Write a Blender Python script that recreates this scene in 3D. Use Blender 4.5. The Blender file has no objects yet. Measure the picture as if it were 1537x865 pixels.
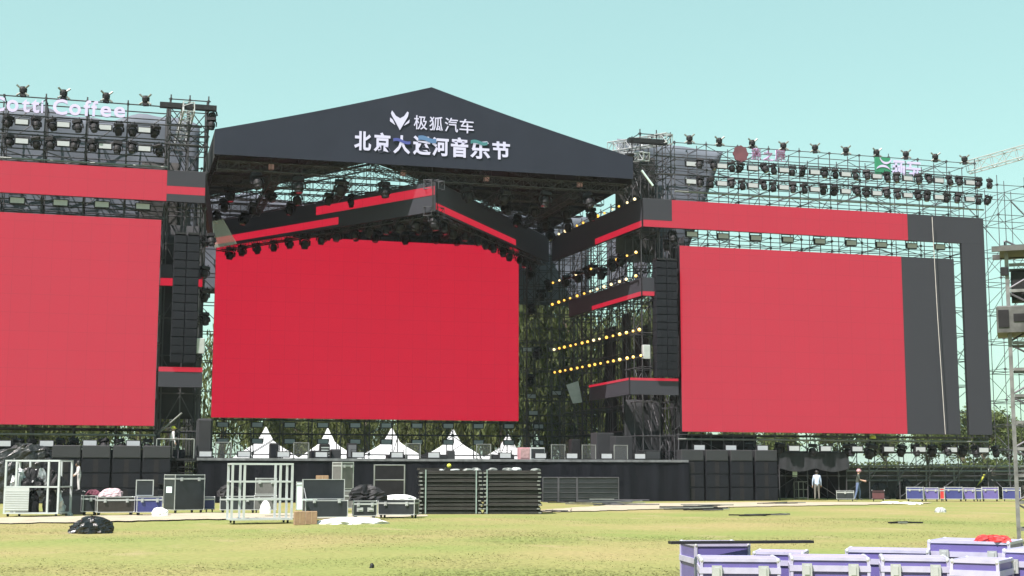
import bpy, math, random
import numpy as np
from mathutils import Vector, Matrix
random.seed(7); rng = np.random.default_rng(7)
R = math.radians
S = bpy.context.scene
COL = S.collection

# ------------------------------------------------------------------ camera
PW, PH, FPX = 1537, 865, 2094.0
YAW, PITCH, ROLL = R(15.86), R(7.57), R(0.10)
CAM = Vector((0, -78.96, 1.62))
FWD = Vector((math.sin(YAW) * math.cos(PITCH), math.cos(YAW) * math.cos(PITCH), math.sin(PITCH)))
_r = Vector((math.cos(YAW), -math.sin(YAW), 0)); _u = _r.cross(FWD)
RT = _r * math.cos(ROLL) + _u * math.sin(ROLL); UP = _u * math.cos(ROLL) - _r * math.sin(ROLL)
cd = bpy.data.cameras.new('camera'); cam = bpy.data.objects.new('camera', cd); COL.objects.link(cam)
cd.sensor_width = 36; cd.lens = 36 * FPX / PW; cd.clip_start = 0.1; cd.clip_end = 6000
cam.matrix_world = Matrix(((RT.x, UP.x, -FWD.x, CAM.x), (RT.y, UP.y, -FWD.y, CAM.y), (RT.z, UP.z, -FWD.z, CAM.z), (0, 0, 0, 1)))
S.camera = cam

# ------------------------------------------------------------------ sky, sun, exposure
SUN_EL, SUN_AZ = R(57), math.atan2(-0.80, -0.60)          # azimuth of the sun seen from the ground: front-left of the stage
w = bpy.data.worlds.new('World'); S.world = w; w.use_nodes = True
nt = w.node_tree; nt.nodes.clear()
sky = nt.nodes.new('ShaderNodeTexSky'); sky.sky_type = 'NISHITA'; sky.sun_disc = False
sky.sun_elevation = SUN_EL; sky.sun_rotation = SUN_AZ; sky.air_density = 1.0; sky.dust_density = 1.6; sky.ozone_density = 1.0
gm = nt.nodes.new('ShaderNodeGamma'); gm.inputs[1].default_value = 0.46          # flatter, milky midday sky
tint = nt.nodes.new('ShaderNodeMix'); tint.data_type = 'RGBA'; tint.blend_type = 'MULTIPLY'; tint.inputs[0].default_value = 1; tint.inputs[7].default_value = (1.76, 2.42, 1.99, 1)
bg = nt.nodes.new('ShaderNodeBackground'); bg.inputs['Strength'].default_value = 0.085
out = nt.nodes.new('ShaderNodeOutputWorld')
nt.links.new(sky.outputs[0], gm.inputs[0]); nt.links.new(gm.outputs[0], tint.inputs[6]); nt.links.new(tint.outputs[2], bg.inputs[0]); nt.links.new(bg.outputs[0], out.inputs[0])
sd = bpy.data.lights.new('sun', 'SUN'); sd.energy = 4.2; sd.angle = R(0.53); sd.color = (1.0, 0.91, 0.885)
sun = bpy.data.objects.new('sun', sd); COL.objects.link(sun)
sv = Vector((math.sin(SUN_AZ) * math.cos(SUN_EL), math.cos(SUN_AZ) * math.cos(SUN_EL), math.sin(SUN_EL)))
sun.rotation_euler = sv.to_track_quat('Z', 'Y').to_euler(); sun.location = (0, 0, 60)
S.view_settings.view_transform = 'Standard'; S.view_settings.look = 'None'; S.view_settings.gamma = 1
EXPO = 1.3
S.view_settings.exposure = EXPO
S.cycles.max_bounces = 6; S.cycles.transparent_max_bounces = 12

# ------------------------------------------------------------------ photo pixel -> point on a known plane
def ray(x, y): return FWD + RT * ((x - PW / 2) / FPX) - UP * ((y - PH / 2) / FPX)
def PY(x, y, Y): d = ray(x, y); return CAM + d * ((Y - CAM.y) / d.y)
def PZ(x, y, Z=0.0): d = ray(x, y); return CAM + d * ((Z - CAM.z) / d.z)
def mpp(p): return (Vector(p) - CAM).dot(FWD) / FPX           # metres per photo pixel at a point

# ------------------------------------------------------------------ materials
MATS = {}
def mat(name, col, rough=0.6, metal=0.0, var=0.12, scale=3.0, bump=0.0, emit=None, estr=0.0, alpha=1.0, trans=0.0, coat=0.0, detail=5.0, col2=None, bscale=None, stretch=None, spec=None):
    if name in MATS: return MATS[name]
    m = bpy.data.materials.new(name); m.use_nodes = True; t = m.node_tree; L = t.links
    b = t.nodes['Principled BSDF']
    b.inputs['Roughness'].default_value = rough; b.inputs['Metallic'].default_value = metal
    if spec is not None: b.inputs['Specular IOR Level'].default_value = spec
    b.inputs['Coat Weight'].default_value = coat
    b.inputs['Transmission Weight'].default_value = trans; b.inputs['Alpha'].default_value = alpha
    tc = t.nodes.new('ShaderNodeTexCoord'); src = tc.outputs['Object']
    if stretch:
        mp = t.nodes.new('ShaderNodeMapping'); mp.inputs['Scale'].default_value = stretch; L.new(src, mp.inputs[0]); src = mp.outputs[0]
    n = t.nodes.new('ShaderNodeTexNoise'); n.inputs['Scale'].default_value = scale; n.inputs['Detail'].default_value = detail; L.new(src, n.inputs['Vector'])
    rmp = t.nodes.new('ShaderNodeValToRGB')
    c2 = col2 if col2 else tuple(min(1, c * (1 + var)) for c in col); c1 = col if col2 else tuple(c * (1 - var) for c in col)
    rmp.color_ramp.elements[0].position = .32; rmp.color_ramp.elements[1].position = .68
    rmp.color_ramp.elements[0].color = (*c1, 1); rmp.color_ramp.elements[1].color = (*c2, 1)
    L.new(n.outputs[0], rmp.inputs[0]); L.new(rmp.outputs[0], b.inputs['Base Color'])
    if bump:
        n2 = t.nodes.new('ShaderNodeTexNoise'); n2.inputs['Scale'].default_value = bscale or scale * 3; n2.inputs['Detail'].default_value = 4; L.new(src, n2.inputs['Vector'])
        bp = t.nodes.new('ShaderNodeBump'); bp.inputs['Strength'].default_value = bump; bp.inputs['Distance'].default_value = .05
        L.new(n2.outputs[0], bp.inputs['Height']); L.new(bp.outputs[0], b.inputs['Normal'])
    if emit:
        b.inputs['Emission Color'].default_value = (*emit, 1); b.inputs['Emission Strength'].default_value = estr
    MATS[name] = m; return m
EM = 2 ** -EXPO
def led_mat(name, emit, base=.035):
    """LED wall: black matt modules that glow; each half-metre cabinet differs a little."""
    m = bpy.data.materials.new(name); m.use_nodes = True; t = m.node_tree; L = t.links; b = t.nodes['Principled BSDF']
    b.inputs['Base Color'].default_value = (base, base * 1.03, base * 1.28, 1); b.inputs['Roughness'].default_value = .75; b.inputs['Specular IOR Level'].default_value = .2
    tc = t.nodes.new('ShaderNodeTexCoord'); sn = t.nodes.new('ShaderNodeVectorMath'); sn.operation = 'SNAP'; sn.inputs[1].default_value = (1.0, 9, 1.0)
    L.new(tc.outputs['Object'], sn.inputs[0]); wn = t.nodes.new('ShaderNodeTexWhiteNoise'); L.new(sn.outputs[0], wn.inputs['Vector'])
    mr = t.nodes.new('ShaderNodeMapRange'); mr.inputs['To Min'].default_value = .982; mr.inputs['To Max'].default_value = 1.01; L.new(wn.outputs['Value'], mr.inputs['Value'])
    fr = t.nodes.new('ShaderNodeVectorMath'); fr.operation = 'FRACTION'; L.new(tc.outputs['Object'], fr.inputs[0])
    sx = t.nodes.new('ShaderNodeSeparateXYZ'); L.new(fr.outputs[0], sx.inputs[0])
    lt = [t.nodes.new('ShaderNodeMath') for _ in range(2)]
    for q, ax in zip(lt, ('X', 'Z')): q.operation = 'GREATER_THAN'; q.inputs[1].default_value = .035; L.new(sx.outputs[ax], q.inputs[0])
    mn = t.nodes.new('ShaderNodeMath'); mn.operation = 'MINIMUM'; L.new(lt[0].outputs[0], mn.inputs[0]); L.new(lt[1].outputs[0], mn.inputs[1])
    sm = t.nodes.new('ShaderNodeMapRange'); sm.inputs['To Min'].default_value = .86; sm.inputs['To Max'].default_value = 1; L.new(mn.outputs[0], sm.inputs['Value'])
    cb = t.nodes.new('ShaderNodeMath'); cb.operation = 'MULTIPLY'; L.new(mr.outputs[0], cb.inputs[0]); L.new(sm.outputs[0], cb.inputs[1]); mr = cb
    b.inputs['Emission Color'].default_value = (*emit, 1); ml = t.nodes.new('ShaderNodeMath'); ml.operation = 'MULTIPLY'; ml.inputs[1].default_value = EM
    L.new(mr.outputs[0], ml.inputs[0]); L.new(ml.outputs[0], b.inputs['Emission Strength'])
    if max(emit) == 0: b.inputs['Emission Strength'].default_value = 0
    MATS[name] = m; return m
M_RED = led_mat('led_red', (.605, .012, .040), .020); M_LED = led_mat('led_dark', (.006, .006, .0072), .032)
M_BLACKFAB = mat('black_fabric', (.016, .017, .020), .85, var=.18, scale=1.3, bump=.25, bscale=2.2)
M_BANNER = mat('banner_fabric', (.0205, .0245, .038), .9, spec=.2, var=.07, scale=.5, bump=.12, bscale=.7)
M_SKIRT = mat('skirt_fabric', (.0075, .0085, .012), .95, spec=.15, var=.2, scale=.9, bump=.4, bscale=1.4, stretch=(3, 3, .5))
M_GREYTARP = mat('grey_tarp', (.105, .12, .15), .8, var=.10, scale=.7, bump=.45, bscale=.8, stretch=(1, 1, 1.6))
M_SCRIM = mat('brown_scrim', (.035, .034, .033), .9, var=.25, scale=1.2, bump=.3)
M_STEEL = mat('scaffold_steel', (.085, .083, .095), .55, .4, var=.3, scale=1.5)
M_STEELD = mat('dark_scaffold_steel', (.042, .042, .047), .6, .2, var=.3, scale=1.5)
M_PALEPIPE = mat('galvanised_pipe', (.22, .23, .22), .5, .4, var=.2, scale=2)
M_ALU = mat('aluminium', (.46, .47, .48), .42, .5, var=.10, scale=4)
M_ALUW = mat('pale_aluminium', (.46, .49, .50), .45, .25, var=.08, scale=3)
M_BLACK = mat('black_plastic', (.013, .012, .014), .6, spec=.25, var=.2, scale=5)
M_BLACKM = mat('black_metal', (.014, .014, .016), .55, .1, spec=.3, var=.25, scale=4)
M_GRILLE = mat('speaker_grille', (.0085, .010, .014), .8, spec=.2, var=.2, scale=8, bump=.3, bscale=60)
M_CAB = mat('speaker_cabinet', (.007, .008, .011), .75, spec=.2, var=.2, scale=3)
M_GREYBOX = mat('charcoal_box', (.022, .023, .026), .65, var=.12, scale=2)
M_LENS = mat('lamp_lens', (.05, .055, .07), .15, .1, var=.2, scale=6, coat=.6)
M_STROBE = mat('strobe_face', (.38, .39, .42), .4, var=.06, scale=8)
M_WHITE = mat('white_paint', (.60, .73, .72), .5, var=.07, scale=3)
M_GREYWHITE = mat('grey_white_metal', (.36, .38, .38), .5, .1, var=.1, scale=3)
M_BULB = mat('lit_bulb', (.9, .7, .3), .4, emit=(1.0, .52, .07), estr=1.7 * EM)
M_BULBW = mat('lit_bulb_white', (.9, .8, .6), .4, emit=(1.0, .78, .42), estr=1.7 * EM)
M_LETTER = mat('letter_lavender', (.52, .46, .70), .5, var=.03)
M_LETTERW = mat('letter_white', (.25, .25, .32), .5, var=.03, emit=(.8, .78, 1.0), estr=.50 * EM)  # white banner lettering, brightened by a small glow put into its colour
M_BLUE = mat('letter_blue', (.04, .05, .20), .5, var=.05, emit=(.10, .12, .45), estr=.22 * EM)  # the coloured wave strokes carry a fainter glow in their colour too
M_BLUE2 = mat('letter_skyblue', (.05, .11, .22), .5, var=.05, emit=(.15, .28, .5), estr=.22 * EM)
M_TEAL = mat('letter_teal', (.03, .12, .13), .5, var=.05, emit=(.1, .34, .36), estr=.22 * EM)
M_MAROON = mat('letter_maroon', (.22, .09, .17), .5, var=.1)
M_EMBLEM = mat('emblem_maroon', (.13, .045, .06), .5, var=.3, scale=1.2)
M_GREEN = mat('sign_green', (.03, .20, .11), .5, var=.06)
M_TENT = mat('tent_white', (.50, .51, .53), .7, var=.04, scale=1, bump=.2, bscale=1.5)
M_PURPLE = mat('purple_laminate', (.105, .085, .26), .42, var=.08, scale=3)
M_BLUEC = mat('blue_laminate', (.035, .04, .16), .45, var=.1, scale=3)
M_BLKC = mat('black_laminate', (.016, .019, .024), .45, var=.2, scale=3)
M_BRNC = mat('dark_brown_laminate', (.026, .022, .019), .45, var=.2, scale=3)
M_GRYC = mat('grey_laminate', (.11, .11, .108), .5, var=.15, scale=3)
M_RUBBER = mat('rubber', (.02, .02, .02), .8, var=.2)
M_CARD = mat('cardboard', (.26, .17, .10), .85, var=.15, scale=4, bump=.15)
M_WOODD = mat('dark_deck_board', (.018, .016, .013), .75, var=.35, scale=2, bump=.3, stretch=(.6, 4, 4))
M_STRAP = mat('strap_green', (.20, .26, .24), .7, var=.1)
M_CLOTHW = mat('white_cloth', (.75, .75, .75), .85, var=.06, bump=.3, scale=4)
M_CLOTHP = mat('pink_cloth', (.45, .33, .36), .85, var=.3, bump=.3, scale=7)
M_TARP = mat('black_tarp', (.008, .008, .009), .32, var=.3, scale=4, bump=.6, bscale=5)
M_REDP = mat('red_plastic', (.45, .03, .03), .5, var=.15)
M_PINK = mat('pink_panel', (.42, .22, .24), .5, var=.15)
M_SKIN = mat('skin', (.42, .26, .19), .6, var=.06)
M_HAIR = mat('black_hair', (.015, .013, .012), .6, var=.2, scale=20)
M_SHIRTB = mat('pale_blue_shirt', (.42, .50, .66), .85, var=.08, bump=.3, scale=6)
M_SHIRTW = mat('white_shirt', (.72, .70, .70), .85, var=.06, bump=.3, scale=6)
M_SHIRTD = mat('dark_green_shirt', (.04, .05, .04), .85, var=.1, bump=.3, scale=6)
M_TROUD = mat('dark_trousers', (.06, .06, .055), .85, var=.1, bump=.3, scale=6)
M_TROUG = mat('grey_trousers', (.14, .13, .12), .85, var=.1, bump=.3, scale=6)
M_JEANS = mat('blue_jeans', (.10, .14, .25), .85, var=.15, bump=.3, scale=6)
M_SHOE = mat('dark_shoe', (.05, .05, .05), .7)
M_YEL = mat('yellow_plastic', (.5, .5, .06), .5, var=.1)
M_BARK = mat('bark', (.10, .08, .06), .9, var=.3, scale=4, bump=.5)

def leaf_mat(name, c1, c2, sc=.9):
    m = mat(name, c1, .7, col2=c2, scale=sc, detail=8, spec=.2)
    t = m.node_tree; L = t.links; b = t.nodes['Principled BSDF']; o = t.nodes['Material Output']
    tr = t.nodes.new('ShaderNodeBsdfTranslucent'); mx = t.nodes.new('ShaderNodeMixShader'); mx.inputs[0].default_value = .38
    L.new(b.inputs['Base Color'].links[0].from_socket, tr.inputs['Color']); L.new(b.outputs[0], mx.inputs[1]); L.new(tr.outputs[0], mx.inputs[2]); L.new(mx.outputs[0], o.inputs[0])
    return m
M_LEAF = leaf_mat('willow_leaf', (.07, .09, .03), (.145, .165, .06))
M_LEAF2 = leaf_mat('poplar_leaf', (.06, .085, .028), (.13, .16, .05))

# clear acrylic / film
def glassy(name, col, alpha):
    m = bpy.data.materials.new(name); m.use_nodes = True; t = m.node_tree; b = t.nodes['Principled BSDF']
    b.inputs['Base Color'].default_value = (*col, 1); b.inputs['Roughness'].default_value = .15; b.inputs['Alpha'].default_value = alpha
    MATS[name] = m; return m
M_ACRYL = glassy('clear_acrylic', (.2, .21, .21), .10); M_ACRYL.node_tree.nodes['Principled BSDF'].inputs['Specular IOR Level'].default_value = .08
M_FILM = glassy('milky_film', (.36, .34, .31), .38)
M_NET = glassy('dark_netting', (.03, .034, .03), .2)
M_WIRE = glassy('wire_mesh_panel', (.5, .52, .52), .75)

# ------------------------------------------------------------------ mesh builder
class MB:
    def __init__(s): s.v = []; s.f = []; s.m = []
    def add(s, vs, fs, mi=0):
        o = len(s.v); s.v += [tuple(v) for v in vs]; s.f += [tuple(i + o for i in f) for f in fs]; s.m += [mi] * len(fs); return s
    def box(s, x0, x1, y0, y1, z0, z1, mi=0):
        return s.add([(x0, y0, z0), (x1, y0, z0), (x1, y1, z0), (x0, y1, z0), (x0, y0, z1), (x1, y0, z1), (x1, y1, z1), (x0, y1, z1)],
                     [(0, 3, 2, 1), (4, 5, 6, 7), (0, 1, 5, 4), (1, 2, 6, 5), (2, 3, 7, 6), (3, 0, 4, 7)], mi)
    def rbox(s, x0, x1, y0, y1, z0, z1, c=.02, mi=0):
        """box with chamfered vertical and top edges"""
        a = [(x0 + c, y0), (x1 - c, y0), (x1, y0 + c), (x1, y1 - c), (x1 - c, y1), (x0 + c, y1), (x0, y1 - c), (x0, y0 + c)]
        t = [(min(max(x, x0 + c), x1 - c), min(max(y, y0 + c), y1 - c)) for x, y in a]
        vs = [(x, y, z0) for x, y in a] + [(x, y, z1 - c) for x, y in a] + [(x, y, z1) for x, y in t]
        fs = [tuple(range(7, -1, -1))] + [(i, (i + 1) % 8, 8 + (i + 1) % 8, 8 + i) for i in range(8)] + [(8 + i, 8 + (i + 1) % 8, 16 + (i + 1) % 8, 16 + i) for i in range(8)]
        fs.append(tuple(range(16, 24)))
        return s.add(vs, fs, mi)
    def seg(s, p, q, w, zc0, zc1, mi=0):
        """upright slab from plan point p to q, thickness w behind the line (to its left), z range"""
        p = Vector((p[0], p[1])); q = Vector((q[0], q[1])); d = (q - p).normalized(); n = Vector((-d.y, d.x)) * w
        a = [p, q, q + n, p + n]
        vs = [(v.x, v.y, zc0) for v in a] + [(v.x, v.y, zc1) for v in a]
        return s.add(vs, [(0, 3, 2, 1), (4, 5, 6, 7), (0, 1, 5, 4), (1, 2, 6, 5), (2, 3, 7, 6), (3, 0, 4, 7)], mi)
    def tube(s, p, q, r, n=6, r2=None, cap=True, mi=0):
        p = Vector(p); q = Vector(q); d = q - p
        if d.length < 1e-6: return s
        d.normalize(); a = d.orthogonal().normalized(); b = d.cross(a); r2 = r if r2 is None else r2
        vs = [p + (a * math.cos(2 * math.pi * i / n) + b * math.sin(2 * math.pi * i / n)) * r for i in range(n)]
        vs += [q + (a * math.cos(2 * math.pi * i / n) + b * math.sin(2 * math.pi * i / n)) * r2 for i in range(n)]
        fs = [(i, (i + 1) % n, n + (i + 1) % n, n + i) for i in range(n)]
        if cap: fs += [tuple(range(n - 1, -1, -1)), tuple(range(n, 2 * n))]
        return s.add(vs, fs, mi)
    def path(s, pts, r, n=6, mi=0):
        for a, b in zip(pts[:-1], pts[1:]): s.tube(a, b, r, n, mi=mi)
        return s
    def lathe(s, prof, n=12, o=(0, 0, 0), axis='z', mi=0):
        vs = []; fs = []; k = len(prof)
        for i in range(n):
            a = 2 * math.pi * i / n
            for r, h in prof:
                x, y, z = r * math.cos(a), r * math.sin(a), h
                if axis == 'y': x, y, z = x, h, -y
                if axis == 'x': x, y, z = h, y, -x
                vs.append((x + o[0], y + o[1], z + o[2]))
        for i in range(n):
            j = (i + 1) % n
            for q in range(k - 1): fs.append((i * k + q, j * k + q, j * k + q + 1, i * k + q + 1))
        fs.append(tuple(i * k for i in range(n - 1, -1, -1))); fs.append(tuple(i * k + k - 1 for i in range(n)))
        return s.add(vs, fs, mi)
    def prism(s, poly, y0, y1, mi=0):
        """polygon in XZ extruded along Y"""
        n = len(poly); vs = [(x, y0, z) for x, z in poly] + [(x, y1, z) for x, z in poly]
        return s.add(vs, [tuple(range(n)), tuple(range(2 * n - 1, n - 1, -1))] + [(i, n + i, n + (i + 1) % n, (i + 1) % n) for i in range(n)], mi)
    def mesh(s, name, mats, smooth=False):
        me = bpy.data.meshes.new(name); me.from_pydata(s.v, [], s.f)
        for m in (mats if isinstance(mats, (list, tuple)) else [mats]): me.materials.append(m)
        if len(me.materials) > 1: me.polygons.foreach_set('material_index', s.m)
        if smooth: me.polygons.foreach_set('use_smooth', [True] * len(me.polygons))
        me.validate(); me.update(); return me
    def build(s, name, mats, parent=None, smooth=False, origin=None):
        """parent given: world vertices are moved into the parent's frame (parents are never rotated at build time)"""
        off = Vector((0, 0, 0)); p = parent
        while p is not None: off += p.location; p = p.parent
        loc = Vector(origin) if origin is not None else Vector((0, 0, 0))
        if parent is None and origin is not None: off = Vector((0, 0, 0))
        sh = off + (loc - off if origin is not None else Vector((0, 0, 0)))
        s.v = [(v[0] - sh.x, v[1] - sh.y, v[2] - sh.z) for v in s.v]
        o = bpy.data.objects.new(name, s.mesh(name, mats, smooth)); COL.objects.link(o); o.parent = parent
        o.location = (loc - off) if origin is not None else (0, 0, 0)
        return o
def tag(o, label=None, cat=None, group=None, kind=None):
    if label: o['label'] = label
    if cat: o['category'] = cat
    if group: o['group'] = group
    if kind: o['kind'] = kind
    return o
def thing(name, label, cat, loc=(0, 0, 0), rz=0, group=None):
    o = bpy.data.objects.new(name, None); COL.objects.link(o); o.location = loc; o.rotation_euler = (0, 0, rz); o.empty_display_size = .2
    return tag(o, label, cat, group)
def inst(me, name, parent, loc=(0, 0, 0), rot=(0, 0, 0), sc=(1, 1, 1)):
    o = bpy.data.objects.new(name, me); COL.objects.link(o); o.parent = parent; o.location = loc; o.rotation_euler = rot; o.scale = sc; return o
def copy_tree(o, parent=None):
    c = o.copy(); COL.objects.link(c); c.parent = parent
    for ch in [x for x in KIDS.get(o.name, [])]: copy_tree(ch, c)
    return c
KIDS = {}
class Proto:
    """first use places the original, later uses place copies of the thing and its parts"""
    def __init__(s, root):
        s.root = root; s.used = False
        def walk(o):
            KIDS[o.name] = list(o.children)
            for c in o.children: walk(c)
        bpy.context.view_layer.update(); walk(root)
    def put(s, loc, rot=(0, 0, 0), label=None, group=None, sc=1.0, cat=None):
        o = copy_tree(s.root) if s.used else s.root
        s.used = True; o.location = loc; o.rotation_euler = rot if isinstance(rot, (tuple, list)) else (0, 0, rot)
        o.scale = (sc, sc, sc) if not isinstance(sc, (tuple, list)) else sc
        return tag(o, label, cat, group)
UNIT_TUBE = {}
def unit_tube(m, n=6):
    k = (m.name, n)
    if k not in UNIT_TUBE: UNIT_TUBE[k] = MB().tube((0, 0, 0), (0, 0, 1), 1, n).mesh('tube', m, False)
    return UNIT_TUBE[k]
def rod(name, parent, p, q, r, m, n=6):
    p = Vector(p); q = Vector(q); d = q - p
    off = Vector((0, 0, 0)); a = parent
    while a is not None: off += a.location; a = a.parent
    o = bpy.data.objects.new(name, unit_tube(m, n)); COL.objects.link(o); o.parent = parent
    o.location = p - off; o.rotation_euler = d.to_track_quat('Z', 'Y').to_euler(); o.scale = (r, r, d.length); return o

# ================================================================== SETTING: ground, path, grass
def ground_mat():
    m = bpy.data.materials.new('grass_ground'); m.use_nodes = True; t = m.node_tree; L = t.links; b = t.nodes['Principled BSDF']; b.inputs['Roughness'].default_value = .95
    b.inputs['Specular IOR Level'].default_value = .1
    tc = t.nodes.new('ShaderNodeTexCoord')
    def noise(sc, det=5, st=None):
        n = t.nodes.new('ShaderNodeTexNoise'); n.inputs['Scale'].default_value = sc; n.inputs['Detail'].default_value = det
        if st:
            mp = t.nodes.new('ShaderNodeMapping'); mp.inputs['Scale'].default_value = st; L.new(tc.outputs['Object'], mp.inputs[0]); L.new(mp.outputs[0], n.inputs['Vector'])
        else: L.new(tc.outputs['Object'], n.inputs['Vector'])
        return n
    def ramp(n, stops):
        r = t.nodes.new('ShaderNodeValToRGB'); e = r.color_ramp.elements
        e[0].position, e[0].color = stops[0][0], (*stops[0][1], 1); e[1].position, e[1].color = stops[-1][0], (*stops[-1][1], 1)
        for p, c in stops[1:-1]: k = e.new(p); k.color = (*c, 1)
        L.new(n.outputs[0], r.inputs[0]); return r
    big = ramp(noise(.17, 7), [(.33, (.170, .200, .066)), (.5, (.208, .206, .080)), (.67, (.252, .214, .10))])
    fine = ramp(noise(7, 8), [(.3, (.78, .80, .74)), (.5, (1, 1, .98)), (.75, (1.2, 1.16, 1.12))])
    mx = t.nodes.new('ShaderNodeMix'); mx.data_type = 'RGBA'; mx.blend_type = 'MULTIPLY'; mx.inputs[0].default_value = 1
    L.new(big.outputs[0], mx.inputs[6]); L.new(fine.outputs[0], mx.inputs[7])
    dirt = ramp(noise(.55, 8, (1, .5, 1)), [(.60, (0, 0, 0)), (.74, (.55, .55, .55))])
    mx2 = t.nodes.new('ShaderNodeMix'); mx2.data_type = 'RGBA'; L.new(dirt.outputs[0], mx2.inputs[0]); L.new(mx.outputs[2], mx2.inputs[6]); mx2.inputs[7].default_value = (.32, .24, .15, 1)
    L.new(mx2.outputs[2], b.inputs['Base Color'])
    bp = t.nodes.new('ShaderNodeBump'); bp.inputs['Strength'].default_value = .45; bp.inputs['Distance'].default_value = .05
    L.new(noise(9, 8).outputs[0], bp.inputs['Height']); L.new(bp.outputs[0], b.inputs['Normal'])
    return m
M_GROUND = ground_mat()
M_PATH = mat('sandy_path', (.34, .30, .23), .95, var=.14, scale=1.4, bump=.4, bscale=9, spec=.1)
M_BLADE = leaf_mat('grass_blade', (.18, .208, .07), (.262, .228, .108), .17)
g = MB()
gx = [-3000, -300, -60, -30] + [x for x in range(-20, 81, 4)] + [100, 160, 500, 3000]; gy = [-400, -120] + [y for y in range(-84, 61, 4)] + [90, 160, 500, 3500]
def gz(x, y): return .03 * math.sin(x * .31 + y * .17) * math.sin(y * .23 - x * .11) * (1 if (-70 < y < -26) else 0)
vs = [(x, y, gz(x, y)) for y in gy for x in gx]; nx = len(gx)
g.add(vs, [(j * nx + i, j * nx + i + 1, (j + 1) * nx + i + 1, (j + 1) * nx + i) for j in range(len(gy) - 1) for i in range(nx - 1)])
tag(g.build('ground', M_GROUND, smooth=True), kind='structure')
# worn sandy strip along the stage front
def strip(name, top, bot, m, z, jit=.25, n=70):
    def at(poly, t):
        k = t * (len(poly) - 1); i = min(int(k), len(poly) - 2); f = k - i
        return poly[i][0] + (poly[i + 1][0] - poly[i][0]) * f, poly[i][1] + (poly[i + 1][1] - poly[i][1]) * f
    b = MB(); vs = []
    for i in range(n + 1):
        t = i / n
        x, y = at(top, t); p = PZ(x, y); vs.append((p.x, p.y + random.uniform(-jit, jit), z))
        x, y = at(bot, t); p = PZ(x, y); vs.append((p.x, p.y + random.uniform(-jit, jit) * 1.6, z))
    b.add(vs, [(2 * i, 2 * i + 1, 2 * i + 3, 2 * i + 2) for i in range(n)])
    return tag(b.build(name, m), kind='structure')
strip('path', [(-120, 781), (120, 776), (300, 771), (520, 772), (640, 774)], [(-120, 789), (120, 785), (300, 781), (520, 779), (640, 776)], M_PATH, .035)
strip('path', [(790, 768.5), (860, 763), (960, 756.5), (1150, 754.6), (1300, 754.6), (1400, 755)], [(790, 770), (860, 769), (960, 766), (1150, 761), (1300, 758.5), (1400, 756)], M_PATH, .035)
# grass blades on the part of the field in front of the camera
def grass():
    n = 120000
    d = 20 + 40 * rng.random(n) ** 1.25                      # distance from camera
    a = YAW + R(23) * (2 * rng.random(n) - 1)
    x = CAM.x + d * np.sin(a); y = CAM.y + d * np.cos(a)
    keep = y < -26 + 2 * np.sin(x * .4) - rng.random(n) * 6
    x, y = x[keep], y[keep]; n = len(x)
    patch = sum(np.sin(x * a_ + b_ * y + c_) for a_, b_, c_ in ((.71, .33, 1), (-.43, .93, 2), (1.7, -.9, .3), (.21, 1.37, 4), (2.9, 1.1, 5))) / 5
    h = (.004 + .018 * rng.random(n) ** 2.0) * (1 + .7 * patch) ; wd = .010 + .014 * rng.random(n)
    th = rng.random(n) * 6.283; lean = np.stack([np.cos(th + 1.57), np.sin(th + 1.57)], 1) * (.03 + .07 * rng.random((n, 1)))
    z = np.array([gz(a_, b_) for a_, b_ in zip(x, y)]) - .005
    v = np.empty((n, 3, 3))
    v[:, 0] = np.stack([x - wd * np.cos(th), y - wd * np.sin(th), z], 1)
    v[:, 1] = np.stack([x + wd * np.cos(th), y + wd * np.sin(th), z], 1)
    v[:, 2] = np.stack([x + lean[:, 0], y + lean[:, 1], z + h], 1)
    me = bpy.data.meshes.new('grass'); me.vertices.add(3 * n); me.vertices.foreach_set('co', v.reshape(-1))
    me.loops.add(3 * n); me.loops.foreach_set('vertex_index', np.arange(3 * n)); me.polygons.add(n); me.polygons.foreach_set('loop_start', np.arange(0, 3 * n, 3))
    me.materials.append(M_BLADE); me.update(); me.validate()
    o = bpy.data.objects.new('grass', me); COL.objects.link(o); tag(o, 'short yellow green grass of the field', 'grass', kind='stuff')
grass()

# ================================================================== generic structure builders
def scaffold(label, xs, ys, zs, ztop, m, r=.034, group='scaffold frames', brace=.5, seed=1, topextra=.25, ylong=True):
    """upright, ledger as single parts; transoms and diagonal braces joined"""
    rd = random.Random(seed); root = thing('scaffold', label, 'scaffold', (xs[0], ys[0], 0), group=group)
    for y in ys:
        for x in xs: rod('upright', root, (x, y, 0), (x, y, ztop + topextra * rd.random()), r, m)
        for z in zs: rod('ledger', root, (xs[0] - .12, y, z), (xs[-1] + .12, y, z), r * .85, m)
    tr = MB(); br = MB()
    for x in xs:
        for z in zs: tr.tube((x, ys[0] - .08, z + .03), (x, ys[-1] + .08, z + .03), r * .8, 5)
    lv = [0.1] + list(zs)
    for y in ys:
        for i in range(len(xs) - 1):
            for k in range(len(lv) - 1):
                if rd.random() < brace:
                    a, b = (xs[i], xs[i + 1]) if rd.random() < .5 else (xs[i + 1], xs[i])
                    br.tube((a, y + .05, lv[k] + .06), (b, y + .05, lv[k + 1] - .06), r * .75, 5)
    for x in xs:
        for j in range(len(ys) - 1):
            for k in range(len(lv) - 1):
                if rd.random() < brace:
                    a, b = (ys[j], ys[j + 1]) if rd.random() < .5 else (ys[j + 1], ys[j])
                    br.tube((x + .05, a, lv[k] + .06), (x + .05, b, lv[k + 1] - .06), r * .75, 5)
    # couplers where uprights meet ledgers on the front row
    for x in xs:
        for z in zs: tr.box(x - .06, x + .06, ys[0] - .06, ys[0] + .06, z - .06, z + .07)
    tag(tr.build('transom', m, root), kind='stuff')
    if br.v: tag(br.build('brace', m, root), kind='stuff')
    return root
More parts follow.
